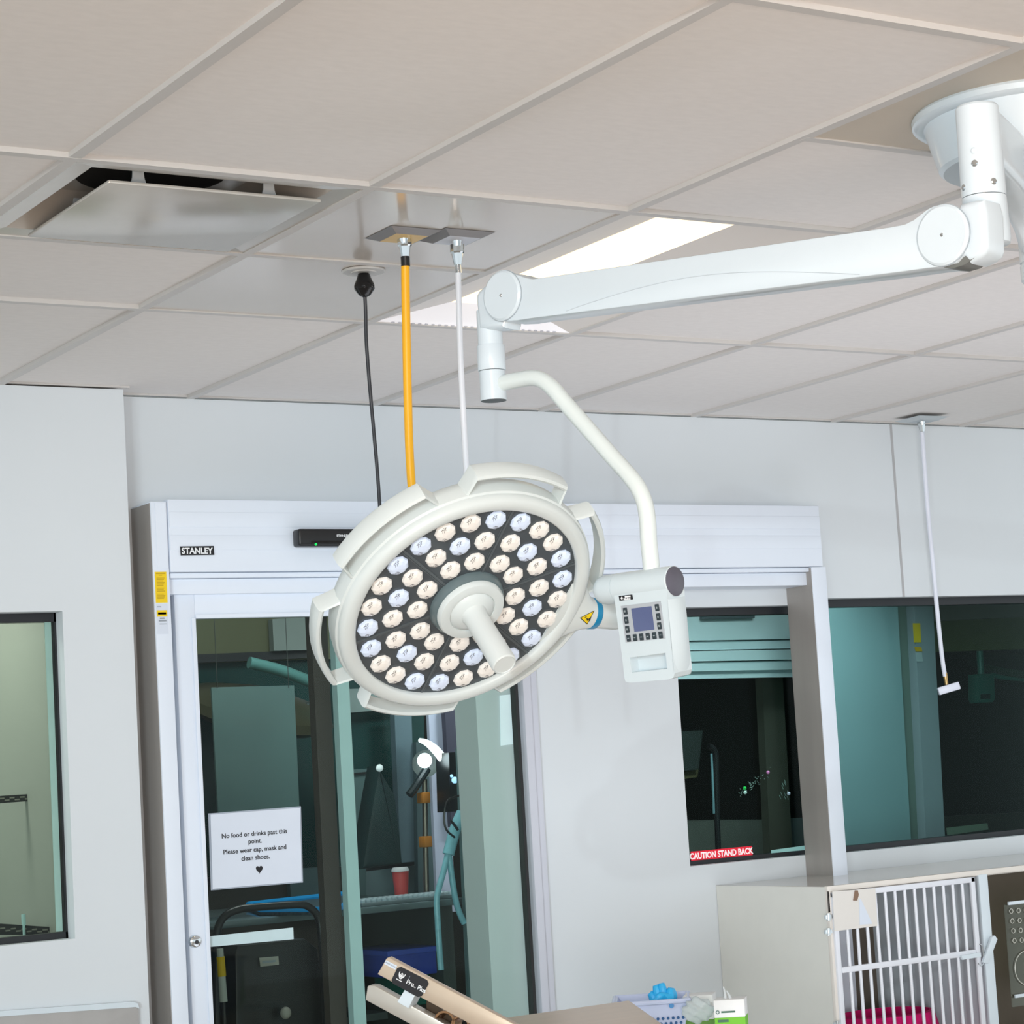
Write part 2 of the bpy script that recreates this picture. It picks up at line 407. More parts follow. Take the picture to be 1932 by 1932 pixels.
# caution sticker on the second window
yw = 0.0525
CPn = Plane(onY(1304, 1626, yw), XU, ZU)
t = thing('caution_sticker', onY(1360, 1622, yw), 'red sticker reading CAUTION STAND BACK at bottom of window', 'sticker')
b = MB(); q = [CPn.px(*p) for p in [(1303, 1607), (1418, 1596), (1420, 1614), (1304, 1626)]]
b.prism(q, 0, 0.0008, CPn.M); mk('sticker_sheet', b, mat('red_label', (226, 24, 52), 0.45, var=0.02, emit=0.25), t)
dsl = (onY(1418, 1596, yw) - onY(1303, 1607, yw)); cxn, cyn = CPn.px(1361, 1611)
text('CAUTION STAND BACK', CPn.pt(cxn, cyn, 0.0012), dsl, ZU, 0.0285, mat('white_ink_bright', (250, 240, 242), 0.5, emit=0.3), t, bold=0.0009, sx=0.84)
b = MB(); q = pxpoly([(1455, 1604), (1536, 1593), (1536, 1604), (1455, 1613)], yw); b.prism(q, 0, 0.0008, MY(yw))
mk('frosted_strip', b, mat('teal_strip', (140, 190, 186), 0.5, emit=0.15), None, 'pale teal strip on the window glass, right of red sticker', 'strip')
# bumper board on left wall
b = MB(); q = pxpoly([(-60, 1921), (258, 1899), (262, 1903), (266, 2050), (-60, 2060)], YL - 0.02); b.prism(q, 0, 0.02, MY(YL), bev=0.003)
bump = thing('wall_guard', onY(100, 1932, YL), 'grey laminate wall guard board below the left window', 'wall guard'); mk('guard_board', b, mat('grey_laminate', (172, 170, 168), 0.6, var=0.04), bump)
b = MB(); q = pxpoly([(-60, 1912), (250, 1890), (260, 1893), (263, 1903), (256, 1900), (-60, 1922)], YL - 0.021); b.prism(q, 0, 0.022, MY(YL)); mk('guard_cap', b, white, bump)

# ================================================================= CEILING FIXTURES
# square plaque air diffuser in cell (0,0)
x0, x1, y0, y1 = GX(0) + hw, GX(1) - hw, GY(0) + hw, GY(1) - hw
dif = thing('air_diffuser', (0.5 * (x0 + x1), 0.5 * (y0 + y1), CEIL), 'square plaque air diffuser with dark gap set in the ceiling', 'air vent')
pan = mat('diffuser_metal', (202, 197, 190), 0.22, metal=0.35, var=0.02)
b = MB()
ins = 0.045; dz = 0.075
A = [(x0, y0, CEIL + 0.002), (x1, y0, CEIL + 0.002), (x1, y1, CEIL + 0.002), (x0, y1, CEIL + 0.002)]
B = [(x0 + ins, y0 + ins, CEIL + 0.006), (x1 - ins, y0 + ins, CEIL + 0.006), (x1 - ins, y1 - ins, CEIL + 0.006), (x0 + ins, y1 - ins, CEIL + 0.006)]
i2 = 0.12
Cc = [(x0 + i2, y0 + i2, CEIL + dz), (x1 - i2, y0 + i2, CEIL + dz), (x1 - i2, y1 - i2, CEIL + dz), (x0 + i2, y1 - i2, CEIL + dz)]
fs = []
for k in range(4):
    fs += [(k, (k + 1) % 4, 4 + (k + 1) % 4, 4 + k), (4 + k, 4 + (k + 1) % 4, 8 + (k + 1) % 4, 8 + k)]
fs.append((8, 9, 10, 11)); b.add(A + B + Cc, fs)
mk('diffuser_pan', b, pan, dif, sharp=5)
b = MB(); b.lathe([(0, 0), (0.14, 0), (0.15, 0.001), (0.15, 0.003), (0, 0.003)], Matrix.Translation(V(((x0 + x1) / 2 - 0.03, (y0 + y1) / 2, CEIL + dz - 0.004))), 40); mk('duct_opening', b, mat('duct_black', (6, 6, 6), 0.9), dif)
pz = CEIL - 0.006
q = [onZ(*p, pz) for p in [(203, 343), (598, 377), (437, 475), (56, 443)]]
cxp = sum(p.x for p in q) / 4; cyp = sum(p.y for p in q) / 4
hxp = 0.5 * ((q[1].x - q[0].x) + (q[2].x - q[3].x)) / 2; hyp = 0.5 * ((q[3].y - q[0].y) + (q[2].y - q[1].y)) / 2
b = MB(); b.box((cxp - hxp, cyp - hyp, pz - 0.003), (cxp + hxp, cyp + hyp, pz + 0.004), bev=0.002); mk('plaque', b, pan, dif)
for sx_, sy_ in ((-1, -1), (1, -1), (1, 1), (-1, 1)):
    b = MB(); xx = cxp + sx_ * hxp * 0.62; yy = cyp + sy_ * hyp * 0.72
    b.prism([(xx - 0.02, pz + 0.003), (xx + 0.02, pz + 0.003), (xx + 0.012, pz + 0.03), (xx + 0.008, CEIL + dz), (xx - 0.008, CEIL + dz), (xx - 0.012, pz + 0.03)], 0, 0.004, MY(yy))
    mk('bracket', b, white, dif)
# plain glossy panels carrying the outlets
for jj, lab in ((0, 'glossy grey metal ceiling panel carrying two square gas outlets'), (1, 'glossy grey metal ceiling panel with the black drop cord')):
    b = MB(); b.box((GX(1) + hw * 0.5, GY(jj) + hw * 0.5, CEIL + 0.003), (GX(2) - hw * 0.5, GY(jj + 1) - hw * 0.5, CEIL + 0.012)); mk('ceiling_panel', b, glossg, None, lab, 'ceiling panel')
b = MB(); b.box((GX(2) + hw * 0.5, GY(-2) + hw * 0.5, CEIL + 0.003), (GX(3) - hw * 0.5, GY(-1) - hw * 0.5, CEIL + 0.012)); mk('ceiling_panel', b, mat('matt_mount_panel', (196, 186, 172), 0.5, var=0.02), None, 'plain ceiling panel around the white surgical light canopy', 'ceiling panel')
# troffer
x0, x1, y0, y1 = GX(2) + hw, GX(3) - hw, GY(0) + hw, GY(2) - hw
tro = thing('ceiling_light', ((x0 + x1) / 2, (y0 + y1) / 2, CEIL), 'recessed ceiling light with warm glowing lens above lamp arm', 'ceiling light')
lx0_, lx1_ = x0 + 0.185, x1 - 0.185; ey = 0.165; zz = CEIL + 0.05
b = MB()
A = [(x0, y0, CEIL + 0.003), (x1, y0, CEIL + 0.003), (x1, y1, CEIL + 0.003), (x0, y1, CEIL + 0.003)]
ef = 0.075
B = [(lx0_, y0 + ey, zz), (lx1_, y0 + ey, zz), (lx1_, y1 - ef, zz), (lx0_, y1 - ef, zz)]
b.add(A + B, [(k, (k + 1) % 4, 4 + (k + 1) % 4, 4 + k) for k in (0, 1, 3)]); mk('reflector', b, mat('troffer_white', (224, 218, 212), 0.4, var=0.01), tro, sharp=5)
b = MB(); b.add([A[2], A[3], B[3], B[2]], [(0, 1, 2, 3)]); mk('end_plate', b, mat('end_plate_white', (240, 240, 246), 0.5, emit=0.22, ecol=(255, 250, 245), var=0.01), tro, sharp=5)  # faint emission stands in for light on the plate
b = MB(); b.box((lx0_, y0 + ey, zz - 0.001), (lx1_, y1 - ef, zz + 0.01)); mk('light_lens', b, mat('glowing_lens', (255, 238, 205), 0.4, emit=1.15, ecol=(255, 233, 194), var=0.01), tro)
# perforated end strip
b = MB()
for k in range(26):
    xx = x0 + 0.05 + (x1 - x0 - 0.1) * k / 25; b.box((xx - 0.004, y1 - 0.004, CEIL + 0.0015), (xx + 0.004, y1 + 0.004, CEIL + 0.0045))
mk('end_perforation', b, mat('perforation_pale', (188, 190, 198), 0.6), tro)
# gas outlets
def outlet(P, label, face, half=0.062, colr=None):
    t = thing('gas_outlet', P, label, 'gas outlet')
    M = Matrix.Translation(P)
    b = MB(); b.add([M @ V(v) for v in [(-half, -half, 0), (half, -half, 0), (half, half, 0), (-half, half, 0), (-half * .62, -half * .62, -0.010), (half * .62, -half * .62, -0.010), (half * .62, half * .62, -0.010), (-half * .62, half * .62, -0.010)]],
          [(0, 1, 5, 4), (1, 2, 6, 5), (2, 3, 7, 6), (3, 0, 4, 7)])
    mk('outlet_plate', b, colr or mat('outlet_steel', (132, 130, 130), 0.35, metal=0.4), t, sharp=5)
    b = MB(); b.box((P.x - half * .62, P.y - half * .62, P.z - 0.0102), (P.x + half * .62, P.y + half * .62, P.z - 0.004)); mk('outlet_face', b, face, t)
    b = MB(); b.cyl(P + V((0, 0, -0.010)), P + V((0, 0, -0.022)), 0.012, 0.010); mk('outlet_socket', b, chrome, t)
    return t
PY = onZ(762, 449, CEIL - 0.006); PW = onZ(862, 453, CEIL - 0.006); PR = onZ(1739, 790, CEIL)
PY.z = PW.z = CEIL + 0.002; PR.z = CEIL - 0.001
outlet(PY, 'square ceiling gas outlet with yellow face, yellow hose below', mat('outlet_yellow', (214, 176, 96), 0.3, var=0.03))
outlet(PW, 'square ceiling gas outlet with white face, white hose below', mat('outlet_white', (196, 198, 206), 0.3, var=0.02))
outlet(PR, 'grey ceiling outlet plate near back wall above hanging white hose', mat('outlet_grey', (168, 178, 184), 0.35, var=0.02), half=0.07, colr=mat('outlet_pale_plate', (186, 194, 198), 0.4))
def hose(name, pts, r, m, label, cat, P, fittings=True, collar=None, bar=False):
    t = thing(name, (pts[-1].x, pts[-1].y, pts[-1].z), label, cat)
    b = MB(); b.tube(pts, r, 14, sub=6); mk('hose', b, m, t)
    top = pts[0]
    if fittings:
        b = MB(); b.lathe([(0, 0.062), (0.007, 0.062), (0.008, 0.05), (0.012, 0.048), (0.012, 0.046), (0.0155, 0.045), (0.0155, 0.028), (0.013, 0.025), (0.010, 0.008), (0.0085, 0.0), (0, 0)], Matrix.Translation(top), 12); mk('fitting', b, chrome, t, sharp=20)
    if collar:
        b = MB(); b.cyl(top + V((0, 0, 0.003)), top + V((0, 0, -0.018)), r * 1.06); mk('collar', b, collar, t)
    return t
dY = (PY - CAM).dot(FWD); dW = (PW - CAM).dot(FWD); dR = (PR - CAM).dot(FWD)
top = dep(764.5, 487, dY)
pts = [top] + [dep(u, v, dY) for u, v in [(765, 540), (766.5, 620), (769, 740), (773, 860), (779, 945), (786, 1030), (795, 1110)]]
hy = hose('gas_hose', pts, 0.0092, orange, 'bright yellow gas hose hanging from the ceiling behind surgical light', 'hose', PY, collar=black)
b = MB(); b.cyl(pts[-1] + V((0, 0, 0.002)), pts[-1] + V((0, 0, -0.06)), 0.011, 0.008); mk('end_connector', b, chrome, hy)
top = dep(864, 500, dW)
pts = [top] + [dep(u, v, dW) for u, v in [(865, 545), (867, 620), (870, 700), (875, 800), (881, 900), (888, 1000), (894, 1090)]]
hw_ = hose('gas_hose', pts, 0.0066, mat('white_hose', (236, 239, 246), 0.4, var=0.01), 'thin white gas hose hanging next to the yellow hose', 'hose', PW, collar=chrome)
b = MB(); b.cyl(pts[-1] + V((0, 0, 0.002)), pts[-1] + V((0, 0, -0.06)), 0.009, 0.007); mk('end_connector', b, chrome, hw_)
# black power drop
PB = onZ(686, 512, CEIL); PB.z = CEIL + 0.002
dB = (PB - CAM).dot(FWD)
t = thing('drop_cord', PB, 'black electrical drop cord hanging from ceiling, left of yellow hose', 'cord')
b = MB(); b.lathe([(0, -0.0045), (0.047, -0.0045), (0.05, -0.002), (0.05, 0.0), (0, 0)], Matrix.Translation(PB), 36); b.lathe([(0, -0.0065), (0.028, -0.0065), (0.030, -0.004), (0, -0.004)], Matrix.Translation(PB), 30); mk('ceiling_rose', b, mat('rose_grey', (190, 188, 184), 0.35), t)
b = MB(); b.lathe([(0, -0.008), (0.013, -0.008), (0.018, -0.022), (0.0235, -0.034), (0.0235, -0.044), (0.013, -0.058), (0.006, -0.062), (0, -0.062)], Matrix.Translation(PB), 18)
for k in range(6):
    a = k * PI / 3; b.sphere(PB + V((0.02 * math.cos(a), 0.02 * math.sin(a), -0.04)), 0.006, 10, 8)
mk('strain_relief', b, mat('gloss_black_grip', (14, 14, 16), 0.2), t)
pts = [PB + V((0, 0, -0.05))] + [dep(u, v, dB) for u, v in [(690, 590), (691, 640), (696, 710), (704, 800), (712, 890), (718, 980), (724, 1080), (730, 1160)]]
b = MB(); b.tube(pts, 0.0043, 12, sub=6); mk('cord', b, mat('black_cord', (44, 46, 52), 0.45), t)
b = MB(); b.cyl(pts[-1], pts[-1] + V((0, 0, -0.07)), 0.02, 0.018, bev=0.003); mk('socket', b, blackp, t)
# right hand hose
top = dep(1740, 815, dR)
pts = [top] + [dep(u, v, dR) for u, v in [(1745, 890), (1752, 980), (1760, 1060), (1767, 1140), (1772, 1190), (1778, 1245), (1783, 1276)]]
t = hose('air_hose', pts, 0.0080, mat('white_hose2', (224, 228, 240), 0.4, var=0.01), 'white hose with T-shaped end hanging in front of right window', 'hose', PR)
e = pts[-1]
b = MB(); b.cyl(e + V((0, 0, 0.012)), e + V((0.004, 0, -0.03)), 0.0085, 0.007); mk('end_fitting', b, mat('brass', (190, 160, 110), 0.3, metal=0.8), t)
A = dep(1770, 1305, dR); Bq = dep(1810, 1293, dR); ax = (Bq - A).normalized()
Ph = Plane(0.5 * (A + Bq), ax, ZU)
L = (Bq - A).length / 2
b = MB(); b.box((-L, -0.014, -0.02), (L, 0.014, 0.02), Ph.M, bev=0.004); mk('end_block', b, mat('white_block', (222, 226, 240), 0.4, var=0.01), t)
b = MB(); b.box((-L - 0.001, -0.009, -0.012), (-L + 0.01, 0.009, 0.012), Ph.M); mk('block_port', b, greyi, t)

# ================================================================= SURGICAL LIGHT
AX = V((1.524, -3.305, CEIL))
sl = thing('surgical_light', AX, 'large white ceiling-mounted surgical light with round multi-LED lamp head', 'surgical light')
MA = Matrix.Translation(AX)
b = MB(); b.lathe([(0, 0.003), (0.222, 0.003), (0.225, -0.002), (0.224, -0.012), (0.217, -0.017), (0.200, -0.0175), (0.195, -0.0172), (0.0, -0.0172)], MA, 72); mk('ceiling_flange', b, white, sl)
b = MB(); b.lathe([(0, -0.017), (0.203, -0.017), (0.200, -0.026), (0.180, -0.098), (0.172, -0.104), (0.0, -0.104)], MA, 72); mk('canopy', b, white, sl)
b = MB(); b.lathe([(0, -0.10), (0.044, -0.10), (0.044, -0.285), (0.0415, -0.286), (0.0415, -0.290), (0.044, -0.291), (0.044, -0.318), (0.040, -0.323), (0, -0.323)], MA, 40); sp = mk('spindle', b, white, sl)
# extension arm: spindle -> upper drop tube
TB = dep(1850, 290, 3.75)            # mid of the upper tube
hd = V((TB.x - AX.x, TB.y - AX.y, 0)); Lx = hd.length; hd.normalize()
Pe = Plane(V((AX.x, AX.y, CEIL)), hd, ZU)
b = MB()
prof = [(0.0, -0.115), (Lx * 0.5, -0.118), (Lx, -0.14), (Lx, -0.235), (Lx * 0.62, -0.225), (Lx * 0.35, -0.232), (Lx * 0.18, -0.25), (0.06, -0.275), (0.0, -0.278)]
b.prism(prof, -0.034, 0.034, Pe.M, bev=0.014, seg=4); mk('extension_arm', b, white, sl)
zt = CEIL - 0
def atz(P, z): return V((P.x, P.y, z))
tz1 = dep(1846, 198, 3.75).z; tz0 = dep(1855, 374, 3.75).z
b = MB(); M = Matrix.Translation(atz(TB, 0))
b.lathe([(0, tz1), (0.0325, tz1), (0.0355, tz1 - 0.004), (0.0365, tz0 + 0.004), (0.0355, tz0), (0, tz0)], M, 48); ut = mk('drop_tube', b, white, sl)
def screw(u, v, d, r, par, dark=True):
    P = dep(u, v, d); n = -ray(u, v).normalized()
    c = V((TB.x, TB.y, P.z)); n = (P - c); n.z = 0; n.normalize(); P = c + n * 0.0358
    M = n.to_track_quat('Z', 'Y').to_matrix().to_4x4(); M.translation = P
    b = MB(); b.lathe([(0, 0.003), (r * 0.6, 0.003), (r, 0.0015), (r, -0.002), (0, -0.002)], M, 18); s_ = mk('screw', b, chrome if dark else white, par)
    b = MB(); b.lathe([(0, 0.0035), (r * 0.4, 0.0035), (r * 0.4, 0), (0, 0)], M, 12); return s_
screw(1837, 284, 3.715, 0.0055, ut, False); screw(1839, 308, 3.715, 0.0055, ut); screw(1869, 345, 3.72, 0.0055, ut); screw(1818, 354, 3.73, 0.0055, ut)
# spring arm in its vertical plane
E1 = dep(1780, 441, 3.70); E2 = dep(949, 558, 4.33)
hdir = V((E2.x - E1.x, E2.y - E1.y, 0)).normalized()
SP = Plane(E1, -hdir, ZU)            # local x towards the right elbow, z towards the camera
if SP.z.dot(CAM - E1) < 0: SP = Plane(E1, hdir, ZU)
th = 0.062
def sp(pl): return [SP.px(*p) for p in pl]
def circ(c, r, n=40): return [(c[0] + r * math.cos(2 * PI * k / n), c[1] + r * math.sin(2 * PI * k / n)) for k in range(n)]
c1 = SP.px(1780, 444); r1 = 0.0495
c2 = SP.px(949, 558); r2 = 0.0475
arm = [(1790, 388), (1776, 385.5), (1762, 388), (1750, 394), (1738, 403), (1724, 414), (1706, 423), (1680, 428), (1020, 524), (1005, 526), (992, 524), (975, 518), (962, 514)]
arm += [(925, 525), (910, 548), (912, 575), (930, 598), (950, 606), (975, 605), (1000, 601), (1700, 513), (1750, 506), (1778, 503), (1805, 495), (1822, 474), (1828, 448), (1824, 420), (1812, 400)]
b = MB(); b.prism(sp(arm), -th, 0, SP.M, bev=0.003, seg=2); sa = mk('spring_arm', b, white, sl)
for c, r, nm in ((c1, r1, 1), (c2, r2, 2)):
    b = MB(); b.lathe([(0, 0.006), (r - 0.004, 0.006), (r, 0.003), (r, -0.001), (r + 0.0012, -0.001), (0, -0.001)], SP.M @ Matrix.Translation(V((c[0], c[1], 0))), 64); mk('pivot_cap', b, white, sa)
    b = MB(); b.lathe([(0, 0.0075), (0.002, 0.0075), (0.0032, 0.006), (0.0032, 0.005), (0, 0.005)], SP.M @ Matrix.Translation(V((c[0], c[1], 0))), 14); mk('cap_screw', b, chrome, sa)
    b = MB(); b.lathe([(r + 0.0012, 0.0004), (r - 0.0005, 0.0008), (r - 0.0005, 0.0), (r + 0.0012, -0.0)], SP.M @ Matrix.Translation(V((c[0], c[1], 0))), 64); mk('cap_seam', b, mat('seam_grey', (160, 170, 178), 0.6), sa)
# curved decorative seam along the arm
b = MB(); sm = [SP.px(*p) for p in [(1068, 587), (1120, 569), (1200, 545), (1290, 525), (1380, 515), (1470, 513), (1560, 515), (1622, 518)]]
b.tube([SP.pt(x, y, 0.0001) for x, y in sm], 0.0007, 6, sub=5); mk('arm_seam', b, mat('seam_light', (196, 206, 214), 0.5), sa)
# brown-grey cover under the knuckle joint
b = MB(); q = sp([(1773, 501), (1800, 494), (1818, 482), (1836, 468), (1846, 473), (1834, 486), (1815, 499), (1795, 505), (1778, 504)]); b.prism(q, -th + 0.008, -0.006, SP.M); mk('joint_cover', b, mat('joint_grey', (110, 112, 108), 0.35), sa)
# knuckle between upper tube and arm
kn = [(1806, 384), (1822, 379), (1836, 376), (1850, 375), (1856, 400), (1858, 450), (1858, 466), (1854, 477), (1845, 486), (1825, 496), (1800, 470), (1795, 420)]
b = MB(); b.prism(sp(kn), -th - 0.004, -0.004, SP.M, bev=0.011, seg=5)
kz0 = dep(1880, 468, 3.75).z
b.lathe([(0, tz0 - 0.0015), (0.0362, tz0 - 0.0015), (0.0385, kz0 + 0.012), (0.037, kz0 + 0.003), (0.030, kz0), (0, kz0)], Matrix.Translation(atz(TB, 0)), 48)
mk('knuckle', b, white, sl)
# left elbow, drop tubes
SPm = Plane(SP.O - SP.z * (th / 2), SP.x, SP.y)
EL = SPm.pt(*SPm.px(925.5, 650))
el = [(935, 514), (950, 512), (970, 518), (985, 540), (985, 575), (968, 600), (948, 607), (946, 618), (899, 622), (896, 600), (893, 570), (893, 556), (897, 548), (915, 531)]
b = MB(); b.prism(sp(el), -th + 0.004, -0.004, SP.M, bev=0.012, seg=4); mk('elbow', b, white, sl)
def zz_(v): return SPm.pt(*SPm.px(927, v)).z
M = Matrix.Translation(atz(EL, 0))
b = MB(); b.lathe([(0, zz_(585)), (0.0235, zz_(585)), (0.0240, zz_(660)), (0, zz_(660))], M, 40); mk('lower_tube', b, white, sl)
b = MB(); b.lathe([(0, zz_(652)), (0.0262, zz_(652)), (0.0268, zz_(653)), (0.0268, zz_(699)), (0.0262, zz_(700)), (0, zz_(700))], M, 40); mk('lower_collar', b, white, sl)
b = MB(); b.lathe([(0, zz_(701)), (0.0248, zz_(701)), (0.0250, zz_(757)), (0, zz_(757))], M, 40); st = mk('swivel_tube', b, white, sl)
b = MB(); b.lathe([(0, zz_(757.5)), (0.0242, zz_(757.5)), (0.0242, zz_(756.9)), (0, zz_(756.9))], M, 40); mk('tube_end_plug', b, darkp, st)
# J-shaped yoke arm
dE = (EL - CAM).dot(FWD)
jp = [(932, 727), (958, 721), (985, 715.5), (1003, 713), (1022, 717), (1043, 733), (1066, 760), (1110, 810), (1150, 856), (1186, 896), (1205, 922), (1217, 952), (1222, 985), (1224, 1020), (1228, 1060), (1231, 1092)]
b = MB(); b.tube([dep(u, v, dE - (dE - 4.10) * min(1, (u - 930) / 298)) for u, v in jp], 0.0152, 20, sub=5); mk('yoke_arm', b, mat('yoke_white', (226, 234, 232), 0.3, coat=0.2, var=0.01), sl)
# control box
hR = V((RGT.x, RGT.y, 0)).normalized(); hF = V((FWD.x, FWD.y, 0)).normalized()
ca = (hR * 0.775 - hF * 0.632).normalized()           # cylinder axis, rightwards and towards the camera
nf = (-hR * 0.632 - hF * 0.775).normalized()          # front normal
dn = (-ZU - nf * 0.13).normalized()
BP = Plane(dep(1212, 1200, 4.085), ca, -dn)            # z = out of the front
def bp(pl): return [BP.px(*p) for p in pl]
boxw = mat('control_box_white', (210, 222, 227), 0.35, var=0.01)
bt = 0.05
b = MB()
TL, TR = (1158, 1120), (1257, 1104)
H = [(1188, 1241), (1255, 1232), (1259, 1262), (1192, 1269)]
out = [TL, TR, (1260, 1140), (1266, 1200), (1272, 1270), (1268, 1279), (1258, 1282), (1190, 1288), (1181, 1286), (1177, 1278), (1170, 1222)]
b.prism(bp([TL, TR, (1260, 1140), (1268, 1224), H[1], H[0], (1173, 1234)]), -bt, 0, BP.M)
b.prism(bp([(1173, 1234), H[0], H[3], (1178, 1279)]), -bt, 0, BP.M)
b.prism(bp([H[1], (1268, 1224), (1273, 1270), H[2]]), -bt, 0, BP.M)
b.prism(bp([H[3], H[2], (1273, 1270), (1270, 1279), (1262, 1282), (1188, 1288), (1180, 1286), (1178, 1279)]), -bt, 0, BP.M)
b.prism(bp(H), -bt, -0.022, BP.M)
cb = mk('control_box', b, boxw, sl, sharp=20)
# bowed right side of the box
b = MB(); side = []
xr, yt = BP.px(1259, 1128); xb, yb_ = BP.px(1272, 1276)
n = 12
pr = [(0.0, 0.0)] + [(0.0065 * math.sin(PI * k / n) + 0.001, -bt * k / n) for k in range(n + 1)] + [(0.0, -bt)]
vs = []; fs = []
for k, (yy, sc_) in enumerate(((yt - 0.003, 0.5), (yt - 0.02, 0.9), ((yt + yb_) / 2, 1.25), (yb_ + 0.03, 1.0), (yb_ + 0.006, 0.35))):
    f_ = (yy - yt) / (yb_ - yt); xx = xr + (xb - xr) * f_ - 0.0005
    for (dx, dzz) in pr: vs.append(BP.pt(xx + dx * sc_, yy, dzz))
m_ = len(pr)
for k in range(4):
    for q_ in range(m_ - 1): fs.append((k * m_ + q_, (k + 1) * m_ + q_, (k + 1) * m_ + q_ + 1, k * m_ + q_ + 1))
fs.append(tuple(range(m_))); fs.append(tuple(range(4 * m_, 5 * m_))); b.add(vs, fs); mk('box_side_cover', b, boxw, cb, sharp=40)
# horizontal hub cylinder on top
A = dep(1142, 1110, 4.19); 
cyc = BP.px(1210, 1108)
cr = 0.0275
ctr = BP.pt(0, BP.px(1258, 1108)[1] - 0.004, -bt / 2 + 0.002)
BPc = Plane(BP.O - BP.z * cr * 0.92, BP.x, BP.y)
Rt = BPc.pt(*BPc.px(1273.5, 1096.5))
Lt = Rt - ca * 0.130; Lt2 = Rt - ca * 0.186
b = MB(); b.cyl(Lt, Rt, cr, cr, 48, bev=0.0015); mk('hub_cylinder', b, boxw, sl)
b = MB(); M = (-ca).to_track_quat('Z', 'Y').to_matrix().to_4x4(); M.translation = Lt
b.lathe([(0, 0.0), (cr - 0.0006, 0.0), (cr - 0.0006, 0.028), (cr - 0.003, 0.039), (cr - 0.009, 0.046), (0, 0.048)], M, 48); mk('hub_cap', b, boxw, sl)
b = MB(); M = ca.to_track_quat('Z', 'Y').to_matrix().to_4x4(); M.translation = Rt
b.lathe([(0, 0.0012), (cr - 0.003, 0.0012), (cr - 0.0012, 0.0), (0, 0.0)], M, 48); mk('hub_end_disc', b, mat('hub_disc_grey', (92, 90, 102), 0.4, var=0.08, nscale=30), sl)
# keypad
b = MB(); kp = [(1172, 1143), (1247, 1134), (1256, 1204.5), (1181, 1212)]; b.prism(bp(kp), 0.0, 0.0012, BP.M); mk('keypad_plate', b, mat('keypad_grey', (178, 184, 190), 0.4, var=0.01), cb)
b = MB(); b.prism(bp([(1192, 1148), (1230, 1143.5), (1235.5, 1187.5), (1198, 1192)]), 0.001, 0.0018, BP.M); mk('screen', b, mat('lcd_blue', (88, 98, 138), 0.2, var=0.03), cb)
btm = mat('button_black', (44, 56, 62), 0.45)
cen = [(1181, 1153), (1183, 1170), (1185, 1187), (1241, 1146), (1243.5, 1163.5), (1245.5, 1180.5)] + [(1187.3 + 12.1 * k, 1204 - 1.25 * k) for k in range(6)]
xdk = V(BP.px(1247, 1134)) - V(BP.px(1172, 1143)); ang = math.atan2(xdk[1], xdk[0])
Bm = BP.M
for (u, v) in cen:
    x, y = BP.px(u, v); hwid, hh = 0.0046, 0.0061
    b = MB(); b.box((-hwid, -hh, 0.001), (hwid, hh, 0.003), Bm @ Matrix.Translation(V((x, y, 0))) @ Matrix.Rotation(ang, 4, 'Z'), bev=0.0012); mk('button', b, btm, cb)
b = MB()
for k, (u, v) in enumerate(cen):
    x, y = BP.px(u, v); M = Bm @ Matrix.Translation(V((x, y, 0))) @ Matrix.Rotation(ang, 4, 'Z')
    if k < 6: b.box((-0.0012, -0.0018, 0.003), (0.0012, 0.0018, 0.0033), M)
    else: b.box((-0.002, -0.0006, 0.003), (0.002, 0.0006, 0.0033), M)
mk('button_symbol', b, mat('symbol_grey', (150, 160, 164), 0.6), cb)
b = MB(); b.prism(bp([(1168, 1124.5), (1193, 1121.5), (1194.5, 1130.5), (1169.5, 1133.5)]), 0.0, 0.001, BP.M); bpl = mk('brand_plate', b, ink, cb)
x, y = BP.px(1188, 1130.0)
text('Medical', BP.pt(*BP.px(1184, 1130), 0.0014), BP.x + BP.y * math.tan(ang), BP.y, 0.0050, whitei, cb, bold=0.0002)
b = MB(); x, y = BP.px(1174, 1128.5); d_ = 0.0028; b.prism([(x - d_, y), (x, y - d_), (x + d_, y), (x, y + d_)], 0.001, 0.0016, BP.M)
x, y = BP.px(1185, 1125.5); b.box((-0.0065, -0.0013, 0.001), (0.0065, 0.0013, 0.0016), Bm @ Matrix.Translation(V((x, y, 0))) @ Matrix.Rotation(ang, 4, 'Z')); mk('brand_mark', b, whitei, cb)

# ---- lamp head: local frame e1 (major axis), e2 (tilted), back
LD = 4.07
LO = dep(885, 1144.5, LD)
fv = (LO - CAM).normalized(); rv = (RGT - fv * RGT.dot(fv)).normalized(); dv = fv.cross(rv)
if dv.dot(DWN) < 0: dv = -dv
th_ = math.radians(31.5); ta = math.radians(48.2)
e1 = rv * math.cos(th_) - dv * math.sin(th_)
m2 = rv * math.sin(th_) + dv * math.cos(th_)
nn = -fv * math.cos(ta) + m2 * math.sin(ta)
e2 = m2 * math.cos(ta) + fv * math.sin(ta)
LM = Matrix((e1, e2, -nn)).transposed().to_4x4(); LM.translation = LO
R0 = 224.7 / F * LD
lh_root = MB()
